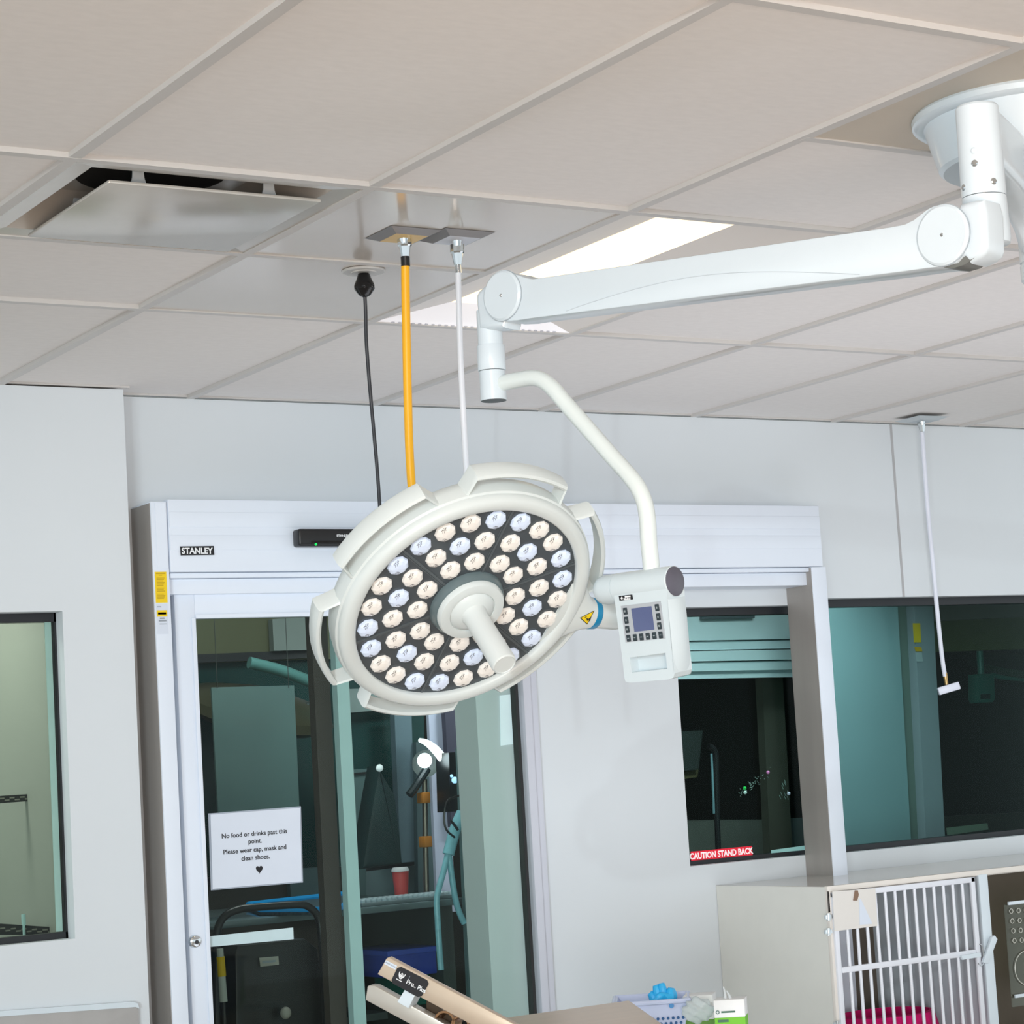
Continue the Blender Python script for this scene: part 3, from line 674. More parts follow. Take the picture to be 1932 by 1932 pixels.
# body shell behind the bezel
b = MB(); b.lathe([(R0 * 0.99, 0.012), (R0 * 1.10, 0.008), (R0 * 1.155, 0.018), (R0 * 1.165, 0.035), (R0 * 1.15, 0.055), (R0 * 1.06, 0.072), (R0 * 0.8, 0.085), (R0 * 0.4, 0.094), (0, 0.096)], LM, 96)
lh = mk('lamp_head', b, ringw, sl, sharp=40)
b = MB(); b.lathe([(R0 * 1.005, 0.014), (R0 * 1.002, 0.004), (R0 * 1.018, 0.0), (R0 * 1.06, -0.0025), (R0 * 1.10, -0.001), (R0 * 1.128, 0.004), (R0 * 1.14, 0.012), (R0 * 1.14, 0.016)], LM, 96); mk('bezel_ring', b, ringw, lh, sharp=45)
plate = mat('lamp_face_dark', (72, 79, 84), 0.2, var=0.06, nscale=5)
b = MB(); b.lathe([(0, 0.0115), (R0 * 1.01, 0.0115), (R0 * 1.01, 0.016), (0, 0.016)], LM, 96); mk('face_plate', b, plate, lh)
div = mat('face_divider', (84, 92, 96), 0.3)
for k in range(6):
    a = math.radians(17 + 60 * k); M = LM @ Matrix.Rotation(a, 4, 'Z')
    b = MB(); b.box((R0 * 0.3, -0.0022, 0.0100), (R0 * 1.0, 0.0022, 0.012), M)
    b.box((R0 * 0.3, -0.0050, 0.0108), (R0 * 1.0, -0.0034, 0.012), M); mk('sector_divider', b, div, lh)
# lenses
def lensmat(name, rgb, em): return mat(name, rgb, 0.12, emit=em, coat=0.6, var=0.03, nscale=90)
warm = lensmat('warm_led_lens', (230, 225, 218), 0.20); cool = lensmat('cool_led_lens', (210, 222, 242), 0.20)
markm = mat('lens_marks', (66, 60, 58), 0.3)  # dark squiggles paint the LED chip reflections in each lens
lr = R0 * 0.094
def lensmesh(m):
    bl = MB(); bl.lathe([(lr * 0.92, 0.004), (lr, 0.0), (lr * 0.93, -0.004), (lr * 0.70, -0.0075), (lr * 0.42, -0.0095), (lr * 0.16, -0.0100), (0, -0.0103)], None, 9)
    nf_ = len(bl.f)
    zd = lambda x, y: -0.0104 + 0.0070 * ((x * x + y * y) / (lr * lr)) ** 1.6
    U = lambda r, d: (r * 0.853 + d * 0.522, -r * 0.522 + d * 0.853)      # image right / image down -> lens axes
    for st_ in ([(0.02, -0.5), (0.2, -0.62), (0.12, -0.75), (0.34, -0.66), (0.5, -0.72), (0.44, -0.52), (0.66, -0.5)], [(0.16, -0.44), (0.34, -0.5), (0.3, -0.74)], [(0.4, -0.42), (0.62, -0.62)],
                [(-0.66, -0.02), (-0.5, -0.12), (-0.56, 0.1), (-0.4, 0.02), (-0.46, 0.22), (-0.58, 0.3)], [(-0.4, -0.1), (-0.34, 0.14), (-0.44, 0.34)], [(-0.7, 0.16), (-0.62, 0.28)]):
        P_ = []
        for q_ in st_:
            x, y = U(q_[0] * lr, q_[1] * lr); P_.append((x, y, zd(x, y)))
        bl.tube(P_, 0.00036, 5)
    me = bpy.data.meshes.new('lens'); me.from_pydata([tuple(p) for p in bl.v], [], bl.f); me.materials.append(m); me.materials.append(markm)
    for k_, pl_ in enumerate(me.polygons): pl_.material_index = 0 if k_ < nf_ else 1
    me.update(); return me
lw, lc = lensmesh(warm), lensmesh(cool)
LB = ORG[lh.name]
for k in range(6):
    ce = -13.0 + 60 * k
    spots = [(0.885, ce + d, abs(d) > 15) for d in (-22, -7.3, 7.3, 22)] + [(0.668, ce + d, d == 0) for d in (-19, 0, 19)] + [(0.453, ce + d, False) for d in (-13.7, 13.7)]
    for r_, a_, c_ in spots:
        o = bpy.data.objects.new('lens', lc if c_ else lw); COL.objects.link(o)
        a = math.radians(a_); P = LM @ V((R0 * r_ * math.cos(a), R0 * r_ * math.sin(a), 0.0105))
        M = LM.to_3x3().to_4x4(); M = Matrix.Translation(P - LB) @ M
        o.parent = lh; o.matrix_local = M
# handles round the ring
for k in range(6):
    a = 17 + 60 * k
    b = MB(); pts2 = []
    ang_ = [-25, -23, -20.5] + [-20 + 4 * q for q in range(11)] + [20.5, 23, 25]
    ro = [1.13, 1.19, 1.29] + [1.315] * 11 + [1.29, 1.19, 1.13]
    vs = []; fs = []
    wz0, wz1 = 0.018, 0.056
    for q_, (da, rr) in enumerate(zip(ang_, ro)):
        aa = math.radians(a + da); tk = 0.042 if 2 <= q_ <= len(ang_) - 3 else 0.05
        for (r_, z_) in ((rr, wz0 + 0.003), (rr + 0.012, wz0 + 0.010), (rr + 0.012, wz1 - 0.006), (rr, wz1), (rr - tk, wz1 - 0.003), (rr - tk, wz0 + 0.003), (rr - tk * 0.5, wz0)):
            vs.append(LM @ V((R0 * r_ * math.cos(aa), R0 * r_ * math.sin(aa), z_)))
    m_ = 7
    for q_ in range(len(ang_) - 1):
        for w_ in range(m_): fs.append((q_ * m_ + w_, q_ * m_ + (w_ + 1) % m_, (q_ + 1) * m_ + (w_ + 1) % m_, (q_ + 1) * m_ + w_))
    fs.append(tuple(range(m_))); fs.append(tuple(range((len(ang_) - 1) * m_, len(ang_) * m_)))
    b.add(vs, fs); mk('grip_handle', b, ringw, lh, sharp=25)
# centre hub and sterile handle
b = MB(); b.lathe([(0, 0.011), (R0 * 0.335, 0.011), (R0 * 0.325, 0.002), (R0 * 0.31, -0.004), (0, -0.004)], LM, 64); mk('hub_base', b, mat('hub_teal_grey', (96, 112, 116), 0.3), lh)
b = MB(); b.lathe([(R0 * 0.295, 0.0), (R0 * 0.30, -0.008), (R0 * 0.285, -0.015), (R0 * 0.235, -0.0175), (R0 * 0.205, -0.016), (R0 * 0.20, -0.0135), (R0 * 0.195, -0.0155), (R0 * 0.15, -0.020), (R0 * 0.09, -0.026), (0, -0.026)], LM, 64); mk('hub_disc', b, mat('hub_white', (214, 222, 222), 0.35, var=0.01), lh, sharp=50)
b = MB(); b.lathe([(R0 * 0.125, -0.018), (R0 * 0.108, -0.026), (R0 * 0.102, -0.036), (R0 * 0.104, -0.09), (R0 * 0.108, -0.150), (R0 * 0.104, -0.156), (R0 * 0.092, -0.158), (R0 * 0.088, -0.1565), (0, -0.1565)], LM, 48); mk('sterile_handle', b, mat('handle_white', (216, 222, 221), 0.35, var=0.01), lh, sharp=40)
# yoke shaft with blue band and warning triangle
sa_ = math.radians(49.5)
dirS = (LM.to_3x3() @ V((math.cos(sa_), math.sin(sa_), 0))).normalized()
S0 = LM @ V((R0 * 1.08 * math.cos(sa_), R0 * 1.08 * math.sin(sa_), 0.022))
tanS = dirS.cross(nn).normalized()
def loops(spec, n=40):
    vs = []; fs = []
    for h, ra_, rb_ in spec:
        for k in range(n):
            a = 2 * PI * k / n; vs.append(S0 + dirS * h + tanS * (ra_ * math.cos(a)) + nn * (rb_ * math.sin(a)))
    for i in range(len(spec) - 1):
        for k in range(n): fs.append((i * n + k, i * n + (k + 1) % n, (i + 1) * n + (k + 1) % n, (i + 1) * n + k))
    fs.append(tuple(reversed(range(n)))); fs.append(tuple(range((len(spec) - 1) * n, len(spec) * n)))
    m = MB().add(vs, fs); bb = bmesh.new(); bv = [bb.verts.new(v) for v in m.v]
    for f in m.f: bb.faces.new([bv[q] for q in f])
    bmesh.ops.recalc_face_normals(bb, faces=bb.faces[:]); return MB().bm(bb)
neck = loops([(-0.03, 0.085, 0.018), (0.0, 0.074, 0.021), (0.016, 0.058, 0.0235), (0.028, 0.044, 0.026), (0.040, 0.0345, 0.0275), (0.052, 0.0298, 0.0283), (0.068, 0.028, 0.028)])
mk('shaft_neck', neck, ringw, lh, sharp=60)
mk('blue_band', loops([(0.052, 0.0302, 0.0288), (0.053, 0.0304, 0.0292), (0.064, 0.0292, 0.0288), (0.065, 0.0288, 0.0284)]), mat('band_blue', (10, 130, 176), 0.35, var=0.02), lh)
mk('yoke_shaft', loops([(0.06, 0.0265, 0.0265), (0.115, 0.0258, 0.0258), (0.124, 0.0235, 0.0235), (0.126, 0.019, 0.019)]), ringw, lh)
from mathutils.bvhtree import BVHTree
NT = BVHTree.FromPolygons(neck.v, neck.f)
def on_neck(u, v, off=0.0012):
    d = ray(u, v).normalized(); h = NT.ray_cast(CAM, d)
    return (h[0] - d * off) if h[0] is not None else dep(u, v, LD + 0.1)
tri = [(1094, 1166), (1122, 1151.5), (1108, 1178.5)]
def trimesh(pts, n, off):
    A, Bq, Cq = [V(p) for p in pts]; vs = []; idx = {}
    for i in range(n + 1):
        for j in range(n + 1 - i):
            k = n - i - j; p = (A * i + Bq * j + Cq * k) / n; idx[(i, j)] = len(vs); vs.append(on_neck(p[0], p[1], off))
    fs = []
    for i in range(n):
        for j in range(n - i):
            fs.append((idx[(i, j)], idx[(i + 1, j)], idx[(i, j + 1)]))
            if j < n - i - 1: fs.append((idx[(i + 1, j)], idx[(i + 1, j + 1)], idx[(i, j + 1)]))
    return MB().add(vs, fs)
mk('warning_triangle', trimesh(tri, 10, 0.0012), ink, lh)
cen_ = (1108, 1165.5)
tri2 = [(cen_[0] + (p[0] - cen_[0]) * 0.84, cen_[1] + (p[1] - cen_[1]) * 0.84) for p in tri]
mk('warning_triangle_face', trimesh(tri2, 10, 0.0018), yellow, lh)
for q_ in ([(1106, 1166), (1111, 1168), (1108, 1172)], [(1110, 1168), (1116, 1163), (1113, 1173)], [(1101, 1166), (1108, 1162), (1106, 1165)]):
    mk('warning_figure', trimesh(q_, 4, 0.0024), ink, lh)

# ================================================================= OPERATING TABLE
tt = thing('operating_table', V((0.55, -2.9, 0)), 'stainless steel operating table with raised tilting section, bottom edge of photo', 'table')
zt = 0.985
A = onZ(1188, 1887, zt); Bq = onZ(945, 1921, zt); Cq = onZ(1300, 1966, zt)
# flat section
b = MB(); D = Bq + (Cq - A)
b.prism([(A.x, A.y), (Bq.x, Bq.y), (D.x, D.y), (Cq.x, Cq.y)], zt - 0.03, zt, bev=0.004); mk('table_top', b, steel, tt)
tcx = (A.x + D.x) / 2; tcy = (A.y + D.y) / 2
b = MB(); b.box((tcx - 0.09, tcy - 0.07, 0.05), (tcx + 0.09, tcy + 0.07, zt - 0.03), bev=0.01); mk('column', b, steel, tt)
b = MB(); b.box((tcx - 0.3, tcy - 0.22, 0.0), (tcx + 0.3, tcy + 0.22, 0.07), bev=0.01); mk('base', b, mat('base_grey', (120, 122, 124), 0.4), tt)
# raised rail
RD = (Bq - CAM).dot(FWD) - 0.12
RP = Plane(dep(800, 1860, RD), V((RGT.x, RGT.y, 0)) - V((FWD.x, FWD.y, 0)) * 0.25, ZU)
if RP.z.dot(CAM - RP.O) < 0: RP = Plane(RP.O, -RP.x, ZU)
def rp(pl): return [RP.px(*p) for p in pl]
tan = mat('tan_steel', (206, 186, 164), 0.35, metal=0.55, var=0.05, nscale=6, stretch=(3, 3, 3))
b = MB(); b.prism(rp([(729, 1808), (733, 1806), (945, 1919), (1010, 1953), (985, 1985), (712, 1838)]), -0.02, 0, RP.M, bev=0.002); ra = mk('tilting_rail', b, tan, tt)
b = MB(); b.prism(rp([(686, 1863), (690, 1861), (700, 1862), (860, 1950), (850, 1980), (682, 1889)]), -0.05, -0.02, RP.M, bev=0.002); mk('lower_rail', b, mat('pale_steel', (190, 184, 174), 0.35, metal=0.5, var=0.05), tt)
b = MB(); b.prism(rp([(762, 1868), (781, 1879), (769, 1903), (748, 1891)]), -0.045, -0.004, RP.M, bev=0.001); mk('rail_bracket', b, white, tt)
b = MB(); b.prism(rp([(784, 1880), (795, 1886), (804, 1905), (825, 1919), (850, 1925), (840, 1945), (784, 1913)]), -0.09, -0.06, RP.M); mk('hinge_plate', b, mat('dark_bronze', (74, 60, 46), 0.4, metal=0.5), tt)
for (u, v, r_) in ((828, 1932, 0.021), (858, 1938, 0.018)):
    x, y = RP.px(u, v); b = MB(); M = RP.M @ Matrix.Translation(V((x, y, -0.05)))
    b.lathe([(r_ * 0.6, 0.0), (r_ * 0.8, 0.02), (r_, 0.02), (r_, -0.02), (r_ * 0.6, -0.02), (r_ * 0.6, 0)], M, 30); mk('hinge_ring', b, mat('bronze', (150, 112, 80), 0.3, metal=0.8), tt)
b = MB()
lab = [(757, 1824), (806, 1849), (809, 1856), (796, 1879), (789, 1881), (741, 1855), (739, 1849), (750, 1826)]
b.prism(rp(lab), 0.0, 0.0015, RP.M); mk('label_plate', b, ink, tt)
xr_ = V(RP.px(880, 1890)) - V(RP.px(760, 1826)); xdd = RP.x * xr_[0] + RP.y * xr_[1]; ydd = RP.y
text('Pro.. Plus', RP.pt(*RP.px(786, 1861), 0.002), xdd, ydd, 0.0122, whitei, tt, bold=0.0002, sx=0.92)
hh = []
for sgn in (1, -1):
    pass
def icon(cx_, cy_, s_):
    P0 = RP.px(cx_, cy_); ax_ = V((xr_[0], xr_[1], 0)).normalized(); ay_ = V((-ax_.y, ax_.x, 0))
    def loc(x, y): return RP.pt(P0[0] + (ax_.x * x + ay_.x * y) * s_, P0[1] + (ax_.y * x + ay_.y * y) * s_, 0.002)
    b = MB()
    b.tube([loc(-1, 1.0), loc(-0.9, 0.2), loc(-0.45, -0.6), loc(0, -1.0), loc(0.45, -0.6), loc(0.9, 0.2), loc(1, 1.0)], 0.0009, 8, sub=4)
    b.tube([loc(0, 0.9), loc(0.55, 0.1), loc(0.25, -0.4), loc(-0.25, -0.4), loc(-0.55, 0.1), loc(0, 0.9)], 0.0007, 8, sub=4)
    b.sphere(loc(0, 0), 0.0022, 10, 8)
    mk('emblem', b, whitei, tt)
    b = MB(); b.tube([loc(2.6, 1.3), loc(2.6, -1.3)], 0.0004, 6); mk('label_divider', b, greyi, tt)
    b = MB(); b.tube([loc(-1.1, -1.55), loc(1.0, -1.55)], 0.0009, 6); mk('label_small_print', b, whitei, tt)
icon(758, 1841, 0.0060)
b = MB(); b.prism(rp([(728.5, 1811.5), (749.5, 1822), (746, 1829.5), (725, 1818.5)]), 0.0, 0.001, RP.M); mk('white_sticker', b, paper, tt)
text('MADE IN USA', RP.pt(*RP.px(737.4, 1820.3), 0.0014), xdd, ydd, 0.0036, greyi, tt)

# ================================================================= CAGE BANK
CZ = 1.033; CYF = -0.594
cx0_ = onY(1557, 1673, CYF).x - 0.0
cgm = mat('cage_laminate', (220, 220, 213), 0.4, var=0.015)
cream = mat('cage_face_cream', (226, 220, 212), 0.4, var=0.01)
cdark = mat('cage_inside', (108, 99, 88), 0.45, var=0.03)
cg = thing('kennel_bank', V((cx0_ + 0.6, CYF / 2, 0)), 'white laminate bank of animal cages under the right window', 'cage')
xe = cx0_ + 1.45; tk = 0.022; zf = 0.42
b = MB(); b.box((cx0_, CYF, 0.02), (cx0_ + 0.02, -0.002, CZ)); mk('side_panel', b, cgm, cg)
b = MB(); b.box((cx0_ + 0.02, CYF + 0.002, CZ - 0.02), (xe, -0.002, CZ)); b.box((cx0_, CYF + 0.002, CZ - 0.0005), (cx0_ + 0.02, -0.002, CZ + 0.0005)); mk('top_panel', b, mat('cage_top_gloss', (196, 190, 182), 0.12, var=0.02), cg)
b = MB(); b.box((cx0_ + 0.02, CYF + 0.02, zf - 0.02), (xe, -0.02, zf)); mk('cage_floor', b, cdark, cg)
b = MB(); b.box((cx0_ + 0.02, -0.03, 0.02), (xe, -0.003, CZ - 0.021)); mk('back_panel', b, cdark, cg)
b = MB(); b.box((xe - 0.02, CYF, 0.02), (xe, -0.004, CZ - 0.021)); mk('side_panel', b, cgm, cg)
yd = CYF - 0.001
# face frame
X = lambda u, v: onY(u, v, yd).x
Z = lambda u, v: onY(u, v, yd).z
dx1 = X(1843, 1660); dvl = X(1845, 1700); dvr = X(1862, 1700)
b = MB()
b.box((cx0_ - 0.001, CYF - 0.012, CZ - 0.016), (xe, CYF + 0.004, CZ + 0.0012), bev=0.001); b.box((cx0_ - 0.001, CYF - 0.012, 0.02), (cx0_ + 0.018, CYF + 0.004, CZ - 0.016), bev=0.001)
mk('face_frame', b, cream, cg)
b = MB(); b.box((dvl, CYF - 0.014, 0.02), (dvr, CYF + 0.0, CZ - 0.014), bev=0.002)
b.box((dvl + 0.008, CYF + 0.0005, zf), (dvr - 0.008, -0.03, CZ - 0.021)); mk('divider_post', b, white, cg)
# barred door
dr = thing('x', V((0, 0, 0)), '', '') if False else None
yd2 = CYF - 0.010
gx0 = onY(1571, 1760, yd2).x; gx1 = onY(1843, 1760, yd2).x; gz1 = CZ - 0.018; gz0 = 0.44
fw = 0.018
b = MB()
b.box((gx0, yd2 - 0.012, gz0), (gx0 + fw, yd2, gz1), bev=0.003); b.box((gx1 - fw, yd2 - 0.012, gz0), (gx1, yd2, gz1), bev=0.003)
b.box((gx0, yd2 - 0.012, gz1 - fw), (gx1, yd2, gz1), bev=0.003); b.box((gx0, yd2 - 0.012, gz0), (gx1, yd2, gz0 + fw), bev=0.003)
zm = onY(1700, 1815, yd2).z
b.box((gx0 + fw, yd2 - 0.012, zm - 0.0095), (gx1 - fw, yd2, zm + 0.0095), bev=0.003)
cd = mk('cage_door', b, mat('door_rod_white', (226, 229, 236), 0.35, var=0.01), cg)
nb = 13
for k in range(nb):
    xx = gx0 + fw + (gx1 - gx0 - 2 * fw) * (k + 0.9) / (nb + 0.75)
    b = MB(); b.cyl(V((xx, yd2 - 0.005, gz0 + 0.004)), V((xx, yd2 - 0.005, gz1 - 0.004)), 0.0055, seg=12); mk('bar', b, MATS['door_rod_white'], cd)
# card holder plate with clip, hinges, latch
b = MB(); q = pxpoly([(1570, 1682), (1651, 1676), (1655, 1747), (1574, 1757)], yd2 - 0.0125); b.prism(q, 0, 0.0015, MY(yd2 - 0.0125)); mk('card_plate', b, mat('card_cream', (222, 218, 212), 0.45, var=0.01), cd)
b = MB(); q = pxpoly([(1621, 1696), (1624, 1696), (1646, 1743), (1622, 1745)], yd2 - 0.0145); b.prism(q, 0, 0.0006, MY(yd2 - 0.0145)); mk('card', b, paper, cd)
b = MB(); q = pxpoly([(1613, 1680), (1618, 1680), (1620, 1688), (1617, 1699), (1610, 1699), (1612, 1688)], yd2 - 0.016); b.prism(q, 0, 0.003, MY(yd2 - 0.0145)); mk('clip', b, mat('clip_brown', (140, 112, 92), 0.4, metal=0.5), cd)
for (u, v) in ((1563, 1730), (1563, 1758), (1580, 1932)):
    P = onY(u, v, yd2 - 0.008); b = MB(); b.cyl(P + V((0, 0, -0.011)), P + V((0, 0, 0.011)), 0.0065, seg=14); b.box((P.x - 0.012, P.y, P.z - 0.006), (P.x + 0.016, P.y + 0.006, P.z + 0.006)); mk('hinge', b, chrome, cd)
P = onY(1563, 1700, yd2); b = MB(); b.box((P.x - 0.004, yd2 - 0.002, P.z - 0.035), (P.x + 0.003, yd2, P.z + 0.03)); mk('hinge_slot', b, mat('slot_grey', (84, 80, 76), 0.6), cd)  # thin dark grey strip by the hinges
b = MB(); q = pxpoly([(1814, 1803), (1850, 1797), (1851, 1805), (1816, 1811)], yd2 - 0.02); b.prism(q, 0, 0.009, MY(yd2 - 0.012)); mk('latch_bar', b, white, cd)
b = MB(); q = pxpoly([(1856, 1816), (1866, 1818), (1883, 1772), (1878, 1765), (1873, 1768)], yd2 - 0.03); b.prism(q, 0, 0.012, MY(yd2 - 0.016), bev=0.001); mk('latch_handle', b, white, cd)
b = MB(); b.tube([onY(u, v, yd2 - 0.02) for u, v in [(1848, 1782), (1853, 1786), (1856, 1812), (1852, 1822), (1846, 1818)]], 0.0018, 8, sub=3); mk('latch_wire', b, chrome, cd)
# clear front on the second cell
yg = CYF - 0.004
b = MB(); b.box((X(1893, 1712), yg - 0.004, Z(1900, 1706) - 0.335), (xe - 0.03, yg, Z(1900, 1706))); mk('clear_panel', b, glass('plexi', (226, 228, 220), 0.5), cg)
b = MB(); P = onY(1899, 1705, yg); b.box((P.x, yg - 0.012, P.z - 0.005), (xe - 0.03, yg - 0.004, P.z + 0.006), bev=0.001); P = onY(1912, 1880, yg); b.box((P.x, yg - 0.012, P.z - 0.005), (xe - 0.03, yg - 0.004, P.z + 0.006), bev=0.001); mk('panel_rail', b, white, cg)
clr = mat('pale_ring', (200, 200, 190), 0.3)
for k in range(4):
    for m_ in range(3):
        P = onY(1908 + 2 * k + 14 * m_, 1719 + 18.6 * k - m_, yg - 0.005); b = MB()
        b.lathe([(0.0062, 0), (0.0074, 0.001), (0.0086, 0), (0.0074, -0.001), (0.0062, 0)], Matrix.Translation(P) @ Matrix.Rotation(PI / 2, 4, 'X'), 16); mk('air_hole', b, clr, cg)
P = onY(1939, 1826, yg - 0.005); b = MB(); b.lathe([(0.055, 0), (0.0565, 0.0012), (0.058, 0), (0.0565, -0.0012), (0.055, 0)], Matrix.Translation(P) @ Matrix.Rotation(PI / 2, 4, 'X'), 48); mk('port_ring', b, clr, cg)
# pink bed in the cage
pink = mat('pink_fleece', (206, 0, 104), 0.95, var=0.18, nscale=40, bump=0.4)
bc = onY(1672, 1935, CYF + 0.20); pw = 0.175
zs = zf
bd = thing('pet_bed', V((bc.x, bc.y, zs)), 'bright pink pet bed behind the cage bars', 'pet bed')
topz = onY(1650, 1920, CYF + 0.1).z
b = MB(); prof = [(0, 0.03), (pw * 0.72, 0.03), (pw * 0.8, topz - zs - 0.03), (pw * 0.88, topz - zs - 0.002), (pw * 0.97, topz - zs - 0.004), (pw * 1.05, topz - zs - 0.05), (pw * 1.05, 0.03), (pw * 0.98, 0.0), (0, 0)]
Mb = Matrix.Translation(V((bc.x, bc.y, zs))) @ Matrix.Diagonal((1.0, 0.85, 1, 1)); b.lathe(prof, Mb, 40); mk('bed_rim', b, pink, bd)
b = MB(); b.sphere((bc.x, bc.y, topz - 0.05), pw * 0.78, sc=(1, 0.85, 0.25)); mk('cushion', b, pink, bd)

# ================================================================= SUPPLIES ON A CART BEHIND THE TABLE
sd = 5.7
zc = 0.70
cartc = dep(1330, 1940, sd)
bas = thing('utility_cart', V((cartc.x, cartc.y, 0)), 'white utility cart holding the basket and boxes beside the cages', 'cart')
b = MB(); b.box((cartc.x - 0.26, cartc.y - 0.2, zc - 0.02), (cartc.x + 0.2, cartc.y + 0.2, zc), bev=0.004); mk('cart_shelf', b, white, bas)
for sx_ in (-0.24, 0.18):
    for sy_ in (-0.18, 0.18):
        b = MB(); b.cyl(V((cartc.x + sx_, cartc.y + sy_, 0)), V((cartc.x + sx_, cartc.y + sy_, zc - 0.01)), 0.012); mk('leg', b, white, bas)
# basket : tapered with perforated front
BK = Plane(dep(1240, 1895, sd), V((RGT.x, RGT.y, 0)), ZU)
if BK.z.dot(CAM - BK.O) < 0: BK = Plane(BK.O, -BK.x, ZU)
def bk(u, v): return BK.px(u, v)
xl, yt1 = bk(1160, 1885); xr2, yt2 = bk(1296, 1884)
ybot = (zc + 0.001 - BK.O.z)
bkm = mat('basket_plastic', (206, 216, 244), 0.35, var=0.02)
k_ = thing('storage_basket', V((BK.O.x, BK.O.y, zc)), 'white perforated plastic basket on cart behind operating table', 'basket')
wb = 0.17; rimz = yt2
def bring(x0, x1, z0, z1, y): return [BK.pt(x0, y, z0), BK.pt(x1, y, z0), BK.pt(x1, y, z1), BK.pt(x0, y, z1)]
b = MB(); t0 = 0.004
lo_o = bring(xl + 0.02, xr2 - 0.02, -0.02, -wb + 0.02, ybot); hi_o = bring(xl, xr2, 0, -wb, rimz)
lo_i = bring(xl + 0.024, xr2 - 0.024, -0.024, -wb + 0.024, ybot + 0.004); hi_i = bring(xl + t0, xr2 - t0, -t0, -wb + t0, rimz)
fs = []
for q_ in range(4):
    r_ = (q_ + 1) % 4
    fs += [(q_, r_, 4 + r_, 4 + q_), (8 + q_, 12 + q_, 12 + r_, 8 + r_), (4 + q_, 4 + r_, 12 + r_, 12 + q_)]
fs += [(0, 1, 2, 3), (8, 9, 10, 11)]
b.add(lo_o + hi_o + lo_i + hi_i, fs); mk('basket_body', b, bkm, k_, sharp=20)
b = MB()
r8 = [(xl - .004, 0.006), (xr2 + .004, 0.006), (xr2 + .004, -wb - .006), (xl - .004, -wb - .006)]
for q_ in range(4):
    a_ = r8[q_]; c_ = r8[(q_ + 1) % 4]
    b.tube([BK.pt(a_[0], rimz - 0.004, a_[1]), BK.pt(c_[0], rimz - 0.004, c_[1])], 0.006, 8)
mk('basket_rim', b, bkm, k_)
holem = mat('basket_hole_blue', (24, 84, 140), 0.6)
b = MB()
for r_ in range(3):
    for c_ in range(11):
        x = xr2 - 0.012 - 0.0125 * c_ - (0.006 if r_ % 2 else 0); y = rimz - 0.045 - 0.0125 * r_
        b.cyl(BK.pt(x, y, -0.004), BK.pt(x, y, 0.0015 - 0.004 * r_ * 0.5), 0.0036, seg=10)
mk('perforation', b, holem, k_); COL.objects[-1]['kind'] = 'stuff'
b = MB(); P = BK.pt(*bk(1267, 1897), 0.002); b.cyl(P, P + BK.z * 0.006, 0.006, seg=14); mk('rim_stud', b, mat('stud_blue', (24, 130, 196), 0.4), k_)
# blue glove
gm = mat('blue_nitrile', (50, 190, 252), 0.4, var=0.08, nscale=30)
Pg = BK.pt(*bk(1252, 1890), -0.06)
b = MB()
g = bmesh.new(); bmesh.ops.create_icosphere(g, subdivisions=3, radius=0.03)
for v in g.verts:
    p = v.co; k1 = 1 + 0.22 * math.sin(p.x * 190 + 1) * math.cos(p.z * 160) + 0.14 * math.sin(p.y * 210 + p.x * 90)
    v.co = V((p.x * 1.15, p.y * 0.8, p.z * 0.75 + 0.15 * p.x)) * k1
b.bm(g, Matrix.Translation(Pg))
for (dx, dz_, ex, ez) in ((-0.012, 0.01, -0.018, 0.036), (0.0, 0.012, -0.003, 0.040), (0.014, 0.006, 0.02, 0.026), (-0.02, 0.0, -0.034, 0.018)):
    b.tube([Pg + BK.x * dx + V((0, 0, dz_ - 0.012)), Pg + BK.x * (dx + ex) / 2 + V((0, 0, (dz_ + ez) / 2)), Pg + BK.x * ex + V((0, 0, ez))], [0.013, 0.011, 0.007], 10, sub=4)
mk('nitrile_glove', b, gm, None, 'crumpled bright blue glove lying in the white basket', 'glove')
# bagged items and boxes
def carton(name, pxs, d, dp, label, top, bot, split, cat='box'):
    P = dep(*pxs[0], d); C = Plane(P, V((RGT.x, RGT.y, 0)) - V((FWD.x, FWD.y, 0)) * 0.12, ZU)
    if C.z.dot(CAM - P) < 0: C = Plane(P, -C.x, ZU)
    x0, y1 = C.px(*pxs[0]); x1, y2 = C.px(*pxs[1]); yb_ = zc + 0.0005 - C.O.z; ys_ = C.px(*split)[1]
    t = thing(name, C.pt((x0 + x1) / 2, yb_, -dp / 2), label, cat)
    b = MB(); b.box((x0, ys_, -dp), (x1, y1, 0), C.M, bev=0.001); mk('carton_top', b, top, t)
    b = MB(); b.box((x0 + 0.0002, yb_, -dp + 0.0002), (x1 - 0.0002, ys_, -0.0002), C.M); mk('carton_base', b, bot, t)
    return t, C
lime = mat('lime_print', (110, 190, 20), 0.5, var=0.03)
wc = mat('carton_white', (234, 234, 232), 0.5, var=0.01)
t, C = carton('tissue_carton', [(1346, 1888), (1404, 1888)], 5.55, 0.075, 'white and lime green carton, rightmost on cart beside cage', wc, lime, (1350, 1921))
P = C.pt(*C.px(1354, 1910), 0.0006); b = MB(); M = C.M.copy(); M.translation = P
b.lathe([(0.0028, 0), (0.0046, 0.0004), (0.0046, 0), (0.0028, -0.0002)], M, 20); mk('carton_emblem', b, mat('emblem_green', (30, 90, 80), 0.5), t)
b = MB(); x, y = C.px(1374, 1909); b.box((x - 0.017, y - 0.0022, 0), (x + 0.017, y + 0.0022, 0.0006), C.M); x, y = C.px(1370, 1926); b.box((x - 0.02, y - 0.003, 0), (x + 0.006, y + 0.003, 0.0006), C.M); mk('carton_print', b, mat('print_green', (70, 110, 90), 0.6), t)
b = MB(); 
